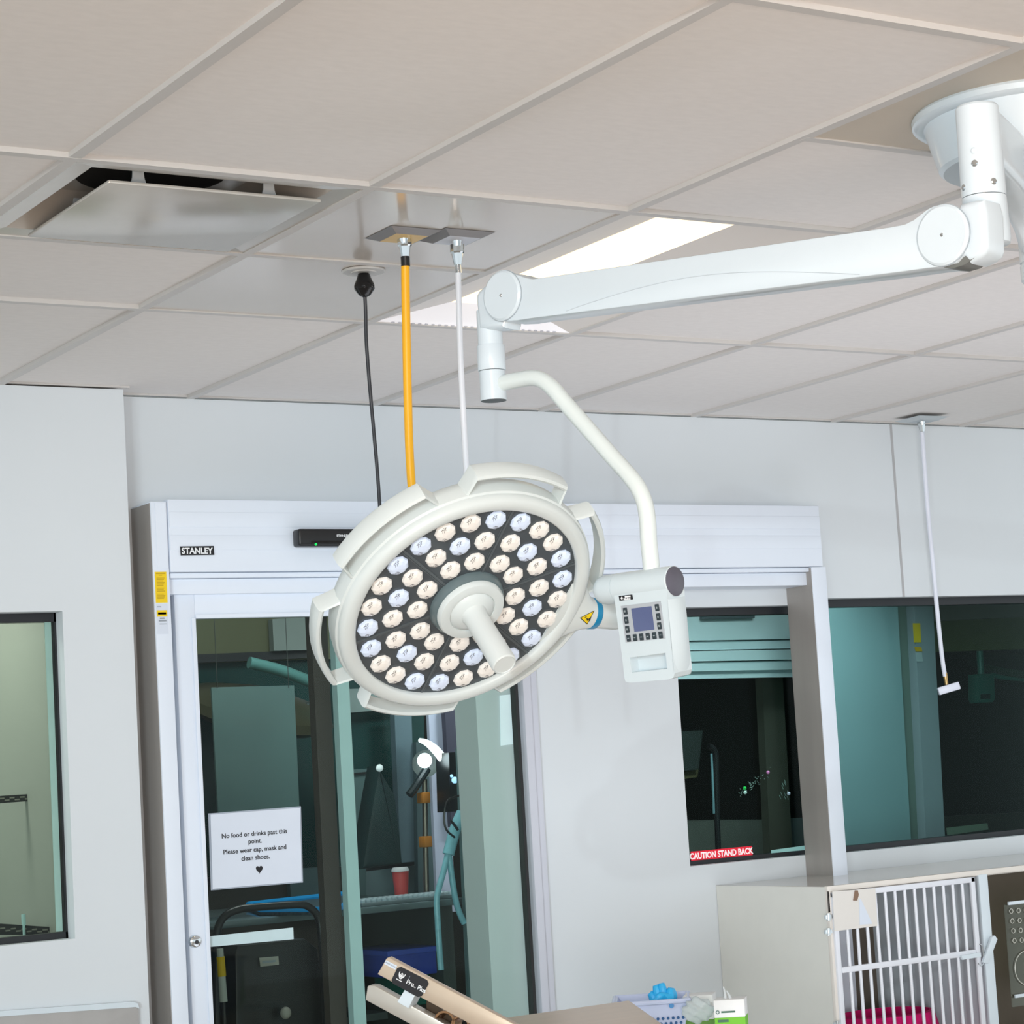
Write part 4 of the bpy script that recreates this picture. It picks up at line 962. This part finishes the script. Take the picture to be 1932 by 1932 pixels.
for (u0, v0, u1, v1) in ((1362, 1864, 1366, 1889), (1368, 1872, 1376, 1889)):
    b.tube([C.pt(*C.px(u0, v0), -0.035), C.pt(*C.px((u0 + u1) / 2 + 1, (v0 + v1) / 2), -0.035), C.pt(*C.px(u1, v1), -0.035)], [0.0015, 0.003, 0.004], 8, sub=3)
mk('plastic_wisp', b, mat('clear_wisp', (225, 230, 232), 0.2, alpha=0.6), t)
t, C = carton('supply_carton', [(1288, 1880), (1344, 1877)], 5.75, 0.08, 'white carton with green base between basket and lime green carton', wc, mat('green_print', (96, 150, 50), 0.5), (1300, 1925))
bagm = mat('clear_bag', (214, 224, 226), 0.18, var=0.05, alpha=0.72, bump=0.5, nscale=60)
g = bmesh.new(); bmesh.ops.create_icosphere(g, subdivisions=4, radius=0.05)
Pb = dep(1318, 1906, 5.66)
for v in g.verts:
    p = v.co; k1 = 1 + 0.10 * math.sin(p.x * 140 + 2) * math.cos(p.z * 120) + 0.08 * math.sin(p.z * 200 + p.x * 160)
    v.co = V((p.x * 0.80, p.y * 0.4, p.z * 0.62)) * k1
Mb = Matrix.Rotation(-0.6, 4, 'Z'); Mb.translation = Pb
b = MB(); b.bm(g, Mb); mk('plastic_bag', b, bagm, None, 'crumpled clear plastic bag in front of white carton', 'bag')

# ================================================================= ROOMS BEYOND THE GLASS
def pane(name, pts, y, m, thick=0.02, parent=None, **kw):
    b = MB(); b.prism(pxpoly(pts, y), -thick, 0, MY(y)); return mk(name, b, m, parent, **kw)
def M_(n, rgb, **k): return mat(n, rgb, k.pop('rough', 0.6), **k)
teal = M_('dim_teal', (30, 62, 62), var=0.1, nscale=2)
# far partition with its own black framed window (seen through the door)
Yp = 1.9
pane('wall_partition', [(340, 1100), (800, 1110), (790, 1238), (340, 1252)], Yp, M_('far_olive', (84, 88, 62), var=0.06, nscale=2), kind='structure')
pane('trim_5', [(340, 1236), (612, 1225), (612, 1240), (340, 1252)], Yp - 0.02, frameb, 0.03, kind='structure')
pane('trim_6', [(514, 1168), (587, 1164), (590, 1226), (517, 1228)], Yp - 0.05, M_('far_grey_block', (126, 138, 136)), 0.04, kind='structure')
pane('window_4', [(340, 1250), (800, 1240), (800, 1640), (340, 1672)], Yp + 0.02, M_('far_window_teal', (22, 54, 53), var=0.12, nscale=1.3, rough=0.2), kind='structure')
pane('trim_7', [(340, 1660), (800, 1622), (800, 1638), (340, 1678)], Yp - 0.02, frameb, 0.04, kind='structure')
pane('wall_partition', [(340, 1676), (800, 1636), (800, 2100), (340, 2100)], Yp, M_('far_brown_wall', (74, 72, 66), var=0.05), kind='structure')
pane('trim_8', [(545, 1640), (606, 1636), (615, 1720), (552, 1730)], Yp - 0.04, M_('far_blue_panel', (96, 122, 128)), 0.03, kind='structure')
# pale sheet that paints a reflection in the glass, and the dark lamp above it
fs_ = thing('reflection_sheet', onY(485, 1700, Yp - 0.85), 'pale reflection in the glass door, painted as a hung sheet above notice', 'screen')
pane('reflection_pane', [(399, 1297), (555, 1293), (570, 1640), (418, 1650)], Yp - 0.85, M_('reflection_teal', (112, 142, 142), var=0.10, nscale=2.5, alpha=0.72), 0.01, fs_)
b = MB()
for u in (410, 545):
    P = onY(u, 1298, Yp - 0.852); b.cyl(P, V((P.x, P.y, CEIL)), 0.0015, seg=6)
mk('hanging_cord', b, M_('cord_dim', (60, 66, 64)), fs_)
dl = thing('exam_lamp', onY(490, 1310, Yp - 0.25), 'dim dark surgical lamp with angled arm seen through glass door', 'lamp')
P = onY(490, 1318, Yp - 0.3)
Md = Matrix.Translation(P) @ Matrix.Rotation(0.35, 4, 'X') @ Matrix.Rotation(0.12, 4, 'Y')
b = MB(); b.lathe([(0, 0.03), (0.12, 0.02), (0.27, -0.02), (0.29, -0.05), (0.25, -0.075), (0.10, -0.085), (0, -0.085)], Md, 48); mk('lamp_head', b, M_('far_lamp_brown', (54, 54, 40), rough=0.3), dl)
b = MB(); b.cyl(onY(437, 1372, Yp - 0.3), onY(447, 1350, Yp - 0.3), 0.035); mk('handle', b, M_('far_lamp_grey', (70, 90, 88)), dl)
armt = M_('far_arm_teal', (84, 132, 130), rough=0.3)
b = MB(); b.tube([onY(u, v, Yp - 0.32) for u, v in [(470, 1250), (520, 1262), (560, 1276), (600, 1292), (607, 1296), (609, 1306), (611, 1350)]], 0.022, 12, sub=3); mk('arm', b, armt, dl)
b = MB(); b.box((-0.05, -0.03, -0.04), (0.05, 0.03, 0.04), Matrix.Translation(onY(595, 1345, Yp - 0.3)), bev=0.01); mk('control_box', b, M_('far_box_dark', (22, 44, 42)), dl)
# right part of the door view
pane('trim_9', [(655, 1300), (770, 1296), (770, 1336), (655, 1345)], Yp - 0.06, M_('far_header_grey', (112, 128, 128)), 0.03, kind='structure')
pane('trim_10', [(744, 1340), (776, 1338), (786, 1625), (756, 1628)], Yp - 0.12, M_('far_column_blue', (88, 110, 122), var=0.05), 0.04, kind='structure')
pane('curtain', [(808, 1335), (840, 1335), (860, 1720), (826, 1720)], 1.55, M_('lavender_curtain', (196, 200, 226), var=0.08, nscale=6), 0.02, label='bright lavender curtain strip behind the glass door', cat='curtain')
pane('trim_11', [(839, 1335), (866, 1335), (880, 1560), (852, 1560)], 1.5, M_('dark_purple_post', (62, 60, 80)), 0.03, kind='structure')
pane('trim_12', [(785, 1400), (812, 1400), (850, 1740), (790, 1740)], 1.75, M_('far_slate', (62, 82, 88)), 0.03, kind='structure')
pane('wall_partition', [(864, 1412), (930, 1408), (940, 2000), (890, 2000)], 0.9, M_('far_panel_teal', (84, 110, 112), var=0.06, nscale=2), 0.02, kind='structure')
pane('trim_13', [(864, 1335), (905, 1335), (905, 1406), (868, 1410)], 0.95, M_('far_panel_lilac', (132, 146, 168), var=0.05), 0.02, kind='structure')
# wall return visible behind the parked leaf, with a light reflection painted as a glowing strip
pane('light_reflection', [(943, 1312), (967, 1310), (968, 1404), (945, 1407)], -0.004, M_('reflection_white', (236, 244, 255), emit=0.3), 0.002, label='narrow bright light reflection painted as a strip behind the door glass edge', cat='sheet')
# exam light with bright bulb
el_ = thing('examination_light', onY(800, 1600, 1.2), 'small bright examination light on stand seen through glass door', 'lamp')
ye = 1.2
b = MB(); b.tube([onY(u, v, ye - 0.08) for u, v in [(791, 1396), (806, 1402), (822, 1415), (834, 1430), (839, 1442)]], [0.007, 0.012, 0.016, 0.017, 0.010], 12, sub=5); mk('light_rim', b, M_('rim_white', (250, 252, 255), emit=1.6), el_)
b = MB(); b.sphere(onY(801, 1435, ye - 0.06), 0.027); mk('bulb', b, M_('bulb_glow', (235, 245, 255), emit=9.0), el_)
b = MB(); b.cyl(onY(806, 1444, ye + 0.09), onY(803, 1441, ye + 0.0), 0.035, 0.05); b.tube([onY(806, 1450, ye), onY(780, 1490, ye), onY(772, 1500, ye)], 0.016, 10); mk('light_head', b, M_('head_black', (24, 36, 40), rough=0.3), el_)
b = MB(); b.tube([onY(801, 1470, ye + 0.02), onY(803, 1600, ye + 0.02), onY(807, 1800, ye + 0.02), onY(812, 2200, ye + 0.02)], 0.010, 10); mk('pole', b, M_('pole_brown', (84, 80, 74), rough=0.3, metal=0.5), el_)
for (u, v) in ((800.5, 1505), (804, 1588), (815, 1782)):
    b = MB(); P = onY(u, v, ye); b.box((P.x - 0.016, P.y - 0.02, P.z - 0.02), (P.x + 0.016, P.y + 0.03, P.z + 0.02), bev=0.004); mk('clamp', b, M_('clamp_orange', (190, 120, 40)), el_)
# breathing tubes
bt_ = M_('tube_blue', (132, 190, 204), rough=0.3, var=0.12, nscale=60)
br = thing('breathing_circuit', onY(850, 1700, 0.95), 'pale blue forked breathing tube hanging behind the glass door', 'hose')
for pts_, r_ in (([(872, 1534), (862, 1556), (853, 1585), (846, 1612)], 0.021), ([(846, 1606), (838, 1640), (828, 1676), (824, 1700), (826, 1740), (829, 1790), (832, 1830)], 0.011), ([(846, 1606), (852, 1650), (858, 1690), (866, 1720), (876, 1742)], 0.011)):
    b = MB(); P = [onY(u, v, 0.85) for u, v in pts_]; b.tube(P, r_, 12, sub=5); mk('tube', b, bt_, br)
b = MB(); b.tube([onY(u, v, 0.83) for u, v in [(872, 1500), (845, 1510), (838, 1540), (842, 1565), (858, 1580)]], 0.004, 8, sub=5); b.tube([onY(u, v, 0.82) for u, v in [(850, 1548), (857, 1556), (864, 1566)]], 0.005, 8, sub=4); mk('strap', b, blackp, br)
# black equipment column behind the tubes
eq = thing('monitor_stand', onY(858, 1500, 1.3), 'black equipment column with small lights behind breathing tube', 'monitor')
b = MB(); b.prism(pxpoly([(847, 1420), (872, 1418), (880, 1530), (850, 1532)], 1.05), -0.1, 0, MY(1.05)); mk('column', b, M_('equip_black', (16, 20, 24), rough=0.3), eq)
for (u, v, r_) in ((858, 1472, 0.012), (852, 1464, 0.006)):
    b = MB(); b.sphere(onY(u, v, 1.03), r_); mk('indicator', b, M_('blue_glow', (170, 215, 255), emit=1.2), eq)
# dark draped stand
ds = thing('draped_stand', onY(720, 1640, 1.5), 'dark green draped stand with pointed top behind glass door', 'stand')
b = MB(); q = pxpoly([(716, 1445), (726, 1462), (748, 1500), (756, 1560), (762, 1630), (684, 1640), (696, 1560), (706, 1500)], 1.5); b.prism(q, -0.12, 0, MY(1.5), bev=0.02); mk('drape', b, M_('drape_dark', (14, 44, 46), var=0.3, nscale=6), ds)
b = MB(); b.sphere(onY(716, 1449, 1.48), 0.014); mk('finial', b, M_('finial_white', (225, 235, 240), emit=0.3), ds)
# tall unit at left of drape
ck = thing('cabinet', onY(690, 1600, 1.8), 'pale teal cabinet with dark top slot behind sidelite stile', 'cabinet')
b = MB(); b.prism(pxpoly([(662, 1452), (710, 1449), (690, 1600), (700, 2300), (680, 2300)], 1.75), -0.04, 0, MY(1.75)); mk('cabinet_body', b, M_('cab_teal', (70, 96, 98), var=0.05), ck)
b = MB(); b.prism(pxpoly([(663, 1459), (702, 1455), (702, 1459), (664, 1463)], 1.74), -0.01, 0, MY(1.74)); mk('slot', b, blackp, ck)
# grey wall under the far window and the red cup on the counter
pane('wall_partition', [(664, 1648), (792, 1632), (800, 1700), (672, 1700)], Yp - 0.06, M_('far_counter_wall', (94, 116, 122), var=0.04), 0.02, kind='structure')
ct = thing('work_counter', onY(760, 1700, 1.3), 'glass topped work counter carrying tray and bubble sheet behind door', 'counter')
yc = 0.95
q0 = onY(680, 1712, yc); zct = q0.z
b = MB(); b.box((0.95, yc, zct - 0.025), (onY(878, 1700, yc).x, 1.75, zct - 0.002), bev=0.003); mk('counter_top', b, M_('counter_steel', (104, 122, 126), rough=0.15), ct)
b = MB(); b.box((1.35, yc + 0.1, 0), (1.40, 1.7, zct - 0.025)); b.box((onY(878, 1700, yc).x - 0.05, yc + 0.1, 0), (onY(878, 1700, yc).x, 1.7, zct - 0.025)); mk('counter_leg', b, M_('counter_side', (70, 80, 78)), ct)
cupm = M_('cup_red', (214, 84, 84), rough=0.4)
P = onY(757, 1678, 1.35); P.z = zct - 0.002
hcup = onY(757, 1636, 1.35).z - P.z
cu_ = thing('paper_cup', P, 'red cup with white lid on counter behind the glass door', 'cup')
b = MB(); b.lathe([(0, 0), (0.024, 0), (0.031, hcup * 0.86), (0, hcup * 0.86)], Matrix.Translation(P), 24); mk('cup_body', b, cupm, cu_)
b = MB(); b.lathe([(0, hcup * 0.86), (0.033, hcup * 0.86), (0.033, hcup * 0.92), (0.027, hcup), (0, hcup)], Matrix.Translation(P), 24); mk('cup_lid', b, M_('lid_white', (220, 220, 226)), cu_)
# bubble sheet / keyboard
kb = thing('keyboard', onY(780, 1708, yc + 0.1), 'pale keyboard lying along the counter edge behind glass door', 'keyboard')
kx0 = onY(690, 1710, yc).x; kx1 = onY(872, 1690, yc).x
b = MB(); b.box((kx0, yc + 0.03, zct - 0.0015), (kx1, yc + 0.19, zct + 0.012), bev=0.003); mk('keyboard_base', b, M_('kb_grey', (120, 134, 140), rough=0.3), kb)
b = MB()
for r_ in range(4):
    for c_ in range(18):
        xx = kx0 + 0.012 + (kx1 - kx0 - 0.03) * c_ / 17; yy = yc + 0.05 + 0.034 * r_
        b.box((xx - 0.007, yy - 0.012, zct + 0.010), (xx + 0.007, yy + 0.012, zct + 0.022), bev=0.003)
o = mk('keys', b, M_('kb_keys', (186, 204, 214), rough=0.25), kb); o['kind'] = 'stuff'
# blue tray
tr_ = thing('instrument_tray', onY(570, 1710, yc), 'bright blue rimmed instrument tray on the counter behind glass door', 'tray')
Pt = [(468, 1706), (655, 1685), (662, 1693), (640, 1716), (490, 1716)]
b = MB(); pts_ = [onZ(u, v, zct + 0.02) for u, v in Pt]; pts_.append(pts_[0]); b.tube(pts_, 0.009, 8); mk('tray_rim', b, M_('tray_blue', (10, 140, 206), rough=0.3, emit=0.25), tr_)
b = MB(); b.prism([(p.x, p.y) for p in pts_[:-1]], zct, zct + 0.012); mk('tray_base', b, M_('tray_mesh', (66, 86, 96), var=0.5, nscale=120), tr_)
# black rolling case with a tall tube handle
yk = 0.6
rc = thing('rolling_case', onY(510, 1850, yk), 'black rolling case with tall tubular handle behind glass door', 'case')
b = MB(); b.tube([onY(u, v, yk) for u, v in [(409, 1960), (408, 1800), (411, 1752), (425, 1728), (450, 1716), (480, 1712), (560, 1707), (584, 1712), (600, 1730), (606, 1760), (612, 1850), (620, 2020)]], 0.0125, 12, sub=4); mk('handle', b, blackp, rc)
b = MB(); b.prism(pxpoly([(448, 1784), (575, 1771), (600, 1790), (612, 1890), (625, 2330), (450, 2330), (444, 1800)], yk + 0.03), -0.2, 0, MY(yk + 0.03), bev=0.008); mk('case_body', b, M_('case_black', (20, 22, 22), rough=0.4), rc)
b = MB(); b.prism(pxpoly([(489, 1807), (525, 1804), (526, 1820), (491, 1824)], yk + 0.018), 0, 0.001, MY(yk + 0.018)); mk('case_label', b, M_('case_label', (170, 168, 160)), rc)
b = MB(); b.prism(pxpoly([(495, 1813), (520, 1811), (520, 1815), (495, 1818)], yk + 0.015), 0, 0.001, MY(yk + 0.015)); mk('label_print', b, greyi, rc)
b = MB(); b.sphere(onY(539, 1911, yk - 0.01), 0.018, sc=(1, 1, 1.1)); mk('knob', b, M_('knob_grey', (150, 146, 138)), rc)
yp_ = thing('striped_pole', onY(418, 1850, 0.35), 'thin white pole with yellow section behind glass door', 'pole')
b = MB(); b.cyl(onY(415, 1790, 0.35), onY(422, 1890, 0.35), 0.010, 0.012); mk('pole', b, M_('pole_white', (170, 174, 168)), yp_)
b = MB(); b.cyl(onY(416, 1805, 0.35), onY(419, 1842, 0.35), 0.0125); mk('yellow_section', b, M_('pole_yellow', (206, 170, 10)), yp_)
b = MB(); P = onY(422, 1890, 0.35); b.cyl(P, V((P.x, P.y, 0)), 0.006); mk('lower_rod', b, blackp, yp_)
# blue bins under the counter
bn = mat('bin_blue', (52, 82, 190), 0.35, var=0.08)
P = onY(785, 1830, 1.15); zb0 = onY(785, 1838, 1.15).z
sh = thing('storage_bin', V((P.x, P.y, zb0 - 0.15)), 'blue plastic storage bin on shelf under the counter', 'bin')
b = MB(); A = onY(733, 1795, 1.1); Bq = onY(828, 1836, 1.1); b.box((A.x, 1.1, Bq.z), (Bq.x, 1.4, A.z), bev=0.006); mk('bin_body', b, bn, sh)
b = MB(); b.box((A.x - 0.01, 1.09, A.z - 0.018), (Bq.x + 0.01, 1.41, A.z + 0.002), bev=0.004); mk('bin_lid', b, mat('bin_lid_blue', (70, 100, 210), 0.3), sh)
b = MB(); A2 = onY(760, 1834, 1.12); B2 = onY(812, 1862, 1.12)
g2 = thing('storage_bin', V((A2.x, 1.2, B2.z)), 'teal green bin below the blue storage bin', 'bin')
b.box((A2.x, 1.12, B2.z - 0.06), (B2.x, 1.35, A2.z - 0.012), bev=0.005); mk('bin_body', b, mat('bin_teal', (24, 116, 104), 0.4), g2)
b = MB(); b.box((0.9, 1.05, B2.z - 0.085), (2.3, 1.6, B2.z - 0.0605)); b.box((1.45, 1.1, 0), (1.5, 1.55, B2.z - 0.085)); mk('lower_shelf', b, M_('shelf_grey', (58, 70, 70)), ct)
# ---- second window view
Yq = 1.4
tealb = M_('glimpsed_header', (214, 232, 238), var=0.03, nscale=3, emit=0.0)
hd2 = thing('trim_14', V((3.6, Yq, 1.9)), None, None, kind='structure')
b = MB()
for (v0, v1, dy) in ((1128, 1204, 0), (1206, 1222, 0.012), (1224, 1243, 0.0), (1245, 1262, 0.012), (1262, 1276, 0.03)):
    b.prism(pxpoly([(1240, v0 + 6), (1560, v0), (1560, v1), (1240, v1 + 6)], Yq + dy), -0.03, 0, MY(Yq + dy))
mk('header_profile', b, tealb, hd2)
b = MB(); b.prism(pxpoly([(1325, 1152), (1424, 1151), (1424, 1166), (1325, 1168)], Yq - 0.02), -0.03, 0, MY(Yq - 0.02)); mk('sensor_bar', b, M_('far_sensor', (80, 92, 98)), hd2)
pane('trim_15', [(1437, 1262), (1476, 1262), (1496, 1620), (1454, 1620)], Yq + 0.2, M_('glimpsed_column', (92, 92, 82), var=0.05), 0.05, kind='structure')
pane('wall_partition', [(1260, 1548), (1460, 1546), (1470, 1620), (1260, 1630)], Yq + 0.25, M_('glimpsed_low_wall', (86, 90, 84), var=0.06), 0.03, kind='structure')
pane('trim_16', [(1496, 1544), (1560, 1540), (1560, 1600), (1500, 1600)], Yq + 0.22, M_('glimpsed_low_right', (92, 104, 106)), 0.03, kind='structure')
dm = thing('display_screen', onY(1305, 1410, 1.5), 'dark tilted display screen at left of the second window', 'display')
b = MB(); b.prism(pxpoly([(1286, 1380), (1326, 1378), (1318, 1452), (1290, 1454)], 1.45), -0.03, 0, MY(1.45)); mk('screen', b, M_('screen_dark', (40, 46, 44), rough=0.3), dm)
b = MB(); b.prism(pxpoly([(1290, 1456), (1318, 1452), (1316, 1466), (1292, 1470)], 1.47), -0.03, 0, MY(1.47)); mk('stand', b, M_('screen_stand', (70, 66, 34)), dm)
cn = thing('iv_cane', onY(1346, 1480, 1.3), 'curved black cane pole with bright edge behind second window', 'pole')
b = MB(); b.tube([onY(u, v, 1.3) for u, v in [(1337, 1408), (1343, 1410), (1349, 1420), (1351, 1440), (1353, 1540), (1375, 2150)]], 0.012, 10, sub=4); mk('cane', b, blackp, cn)
b = MB(); b.tube([onY(u, v, 1.28) for u, v in [(1342, 1422), (1344, 1460), (1347, 1535)]], 0.005, 8); mk('bright_edge', b, M_('edge_blue', (120, 160, 170)), cn)
# crinkled transparent wrap catching green and pink light
wr = thing('plastic_wrap', onY(1420, 1480, 1.15), 'crinkled clear plastic wrap with green glint behind second window', 'plastic wrap')
b = MB()
for k in range(38):
    u = 1394 + 60 * random.random(); v = 1500 - (u - 1394) * 0.75 + 18 * (random.random() - 0.5)
    b.tube([onY(u, v, 1.15), onY(u + 6 * random.random() - 3, v + 8 * random.random() - 3, 1.15)], 0.0012, 5)
for k in range(10):
    u = 1470 + 18 * random.random(); v = 1470 + 32 * random.random(); b.tube([onY(u, v, 1.15), onY(u + 3, v + 7, 1.15)], 0.0012, 5)
mk('creases', b, M_('crease_white', (150, 170, 165), rough=0.2), wr)
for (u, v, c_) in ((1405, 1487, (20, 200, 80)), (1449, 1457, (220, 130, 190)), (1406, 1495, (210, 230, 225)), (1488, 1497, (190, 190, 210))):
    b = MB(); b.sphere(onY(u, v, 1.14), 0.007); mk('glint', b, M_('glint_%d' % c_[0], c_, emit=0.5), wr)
# ---- third window view: reflected jamb and stickers built as solid parts
Yr = 1.0
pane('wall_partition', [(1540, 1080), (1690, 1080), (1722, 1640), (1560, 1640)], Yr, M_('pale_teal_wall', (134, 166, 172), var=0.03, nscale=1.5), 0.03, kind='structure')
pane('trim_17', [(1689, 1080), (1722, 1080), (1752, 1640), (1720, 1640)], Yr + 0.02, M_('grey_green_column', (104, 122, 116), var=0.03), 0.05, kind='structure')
pane('trim_18', [(1721, 1080), (1757, 1080), (1786, 1640), (1750, 1640)], Yr - 0.03, M_('glimpsed_jamb', (146, 160, 168), var=0.02), 0.06, kind='structure')
def farsticker(u0, v0, u1, v1, m, label):
    b = MB(); b.prism(pxpoly([(u0, v0), (u1, v0), (u1 + 2, v1), (u0 + 2, v1)], Yr - 0.032), 0, 0.001, MY(Yr - 0.032)); mk('door_sticker', b, m, None, label, 'sticker')
farsticker(1722, 1176, 1736, 1212, yellow, 'taller yellow sticker on the reflected jamb behind right window')
farsticker(1725, 1221, 1738, 1229, mat('amber_label', (226, 180, 10), 0.5), 'short amber sticker below reflected tall yellow one behind right window')
farsticker(1727, 1231, 1739, 1248, mat('pale_label', (176, 190, 196), 0.5), 'pale grey sticker, lowest on reflected jamb behind right window')
pane('wall_partition', [(1755, 1170), (1990, 1150), (1990, 1222), (1757, 1230)], Yr + 0.4, M_('olive_band', (86, 92, 52), var=0.06), 0.05, kind='structure')
pane('trim_19', [(1740, 1140), (1990, 1125), (1990, 1160), (1760, 1172)], Yr + 0.35, M_('glimpsed_ceiling_band', (120, 118, 112)), 0.05, kind='structure')
pane('wall_partition', [(1780, 1540), (1990, 1530), (1990, 1640), (1780, 1640)], Yr + 0.6, M_('low_dark_wall', (60, 60, 54)), 0.05, kind='structure')
pane('frosted_strip', [(1786, 1562), (1863, 1553), (1865, 1565), (1788, 1576)], Yr - 0.02, M_('strip_green_grey', (120, 138, 122)), 0.004, label='pale green strip low behind the right window', cat='strip')
rl = thing('wall_lamp', onY(1860, 1290, 1.5), 'dim teal lamp control box on post behind right window', 'lamp')
tb = M_('far_teal_box', (44, 110, 100), rough=0.4)
b = MB(); b.tube([onY(1848, 1225, 1.5), onY(1851, 1275, 1.5)], 0.016, 12); b.tube([onY(u, v, 1.5) for u, v in [(1872, 1274), (1890, 1278), (1940, 1282)]], 0.012, 12); mk('arm', b, tb, rl)
b = MB(); b.prism(pxpoly([(1843, 1272), (1876, 1270), (1878, 1318), (1874, 1325), (1846, 1326), (1843, 1318)], 1.48), -0.06, 0, MY(1.48), bev=0.004); mk('control_box', b, tb, rl)
b = MB(); b.prism(pxpoly([(1850, 1310), (1868, 1309), (1868, 1318), (1850, 1319)], 1.475), 0, 0.002, MY(1.475)); mk('grip_slot', b, M_('slot_teal', (14, 50, 46)), rl)
b = MB(); b.lathe([(0, 0.02), (0.2, 0.0), (0.22, -0.03), (0, -0.05)], Matrix.Translation(onY(1915, 1248, 1.6)) @ Matrix.Rotation(0.3, 4, 'X'), 40); mk('lamp_head', b, M_('far_head_green', (30, 52, 40)), rl)
# ---- left window view
pane('wall_partition', [(-120, 1100), (110, 1100), (130, 1800), (-120, 1800)], 0.75, M_('left_room_wall', (182, 186, 176), var=0.03, nscale=1.2), 0.03, kind='structure')
b = MB(); b.prism(pxpoly([(-60, 1160), (96, 1160), (60, 1200), (-60, 1232)], 0.70), -0.02, 0, MY(0.70)); mk('trim_20', b, M_('left_room_olive', (150, 142, 98), var=0.05), kind='structure')
def railthing(pts, y, label):
    t = thing('perforated_rail', onY(50, pts[0][1], y), label, 'rail')
    b = MB(); b.prism(pxpoly(pts, y), -0.02, 0, MY(y)); mk('rail_bar', b, M_('rail_black', (30, 30, 30)), t)
    b = MB()
    n = 13
    for k in range(n):
        f_ = (k + 0.5) / n
        u = pts[0][0] * (1 - f_) + pts[1][0] * f_; v = (pts[0][1] + pts[3][1]) / 2 * (1 - f_) + (pts[1][1] + pts[2][1]) / 2 * f_
        P = onY(u, v + (2 if k % 2 else -2), y - 0.001); b.box((P.x - 0.007, y - 0.002, P.z - 0.002), (P.x + 0.007, y + 0.001, P.z + 0.002), Matrix.Identity(4))
    o = mk('perforation', b, M_('rail_hole', (150, 146, 134)), t); o['kind'] = 'stuff'
railthing([(-20, 1503), (104, 1495), (104, 1508), (-20, 1517)], 0.35, 'black perforated rail across the left window, upper one')
railthing([(-20, 1741), (110, 1750), (112, 1764), (-20, 1764)], 0.20, 'black perforated rail along bottom of the left window')
b = MB(); b.cyl(onY(44, 1725, 0.18), onY(45, 1745, 0.18), 0.006); b.cyl(onY(45, 1745, 0.18), onY(46, 1775, 0.18), 0.004)
mk('syringe', b, M_('syringe_blue', (190, 225, 226)), None, 'small pale syringe standing on the lower black rail', 'syringe')
b = MB(); g = bmesh.new(); bmesh.ops.create_icosphere(g, subdivisions=2, radius=0.045)
b.bm(g, Matrix.Translation(onY(80, 1537, 0.7)) @ Matrix.Diagonal((0.8, 0.4, 0.8, 1))); mk('blue_mask', b, M_('mask_blue', (130, 176, 184)), None, 'pale blue cap hanging below rail in the left window', 'cap')

# ================================================================= LIGHT
def area(name, loc, tgt, size, power, col, shape='DISK', sy=None, spread=None):
    l = bpy.data.lights.new(name, 'AREA'); l.energy = power; l.color = col; l.shape = shape; l.size = size
    if sy: l.size_y = sy
    if spread: l.spread = math.radians(spread)
    o = bpy.data.objects.new(name, l); COL.objects.link(o); o.location = loc
    o.rotation_euler = (V(tgt) - V(loc)).to_track_quat('-Z', 'Y').to_euler(); return o
area('flash', (-3.2, -7.0, 2.40), (1.2, -1.5, 1.9), 0.045, 54, (0.86, 0.97, 1.0))
area('warm_bounce', (-1.3, -6.9, 1.1), (0.7, -4.4, CEIL), 1.0, 30, (1.0, 0.76, 0.60), 'RECTANGLE', 1.0, 95)
area('cool_bounce', (2.6, -1.9, 0.25), (2.7, -1.7, CEIL), 3.0, 20, (0.88, 0.91, 1.0), 'RECTANGLE', 1.6, 135)
area('soft_fill', (-2.5, -8.5, 1.6), (1.5, -1.0, 2.1), 2.5, 24, (0.86, 0.96, 1.0), 'RECTANGLE', 2.0)
area('far_room_fill', (2.0, 0.9, 2.5), (2.0, 1.4, 0), 0.9, 15, (0.97, 1.0, 0.99), 'RECTANGLE', 0.6)  # this and the next three: unseen fill added behind the glass
area('far_room_fill_middle', (3.3, 0.5, 2.45), (3.3, 1.4, 1.95), 0.5, 5, (0.95, 0.98, 1.0), 'RECTANGLE', 0.2, 70)
area('far_room_fill_right', (4.1, 0.45, 2.5), (4.1, 1.0, 1.2), 0.5, 9, (0.94, 1.0, 1.0), 'RECTANGLE', 0.3, 100)
area('left_room_fill', (0.2, 0.45, 2.4), (0.3, 0.75, 1.2), 0.5, 15, (1.0, 0.97, 0.95), 'RECTANGLE', 0.3)
sn = bpy.data.lights.new('broad_front_light', 'SUN'); sn.energy = 0.78; sn.angle = math.radians(9); sn.color = (0.86, 0.95, 1.0)  # added sun lamp for even fill from the front
so = bpy.data.objects.new('broad_front_light', sn); COL.objects.link(so); so.location = (-3.5, -8, 1.5)
so.rotation_euler = V((0.60, 0.80, 0.0)).to_track_quat('-Z', 'Y').to_euler()
w = bpy.data.worlds.new('world'); SC.world = w; w.use_nodes = True
bg = w.node_tree.nodes['Background']; bg.inputs[0].default_value = (0.87, 0.955, 1.0, 1); bg.inputs[1].default_value = 1.12
SC.view_settings.view_transform = 'Standard'; SC.view_settings.look = 'None'
SC.cycles.use_denoising = True
SC.cycles.max_bounces = 7; SC.cycles.transparent_max_bounces = 16

GROUPS = {'gas_outlet': 'square ceiling gas outlets', 'gas_hose': 'gas hoses hanging behind the surgical light', 'ceiling_panel': 'plain metal ceiling panels', 'door_sticker': 'stickers on the reflected jamb behind the right window', 'storage_bin': 'bins under the counter', 'frosted_strip': 'frosted strips on the glass', 'perforated_rail': 'perforated rails in the left window'}
for o in bpy.data.objects:
    if o.parent is None and o.name.split('.')[0] in GROUPS: o['group'] = GROUPS[o.name.split('.')[0]]
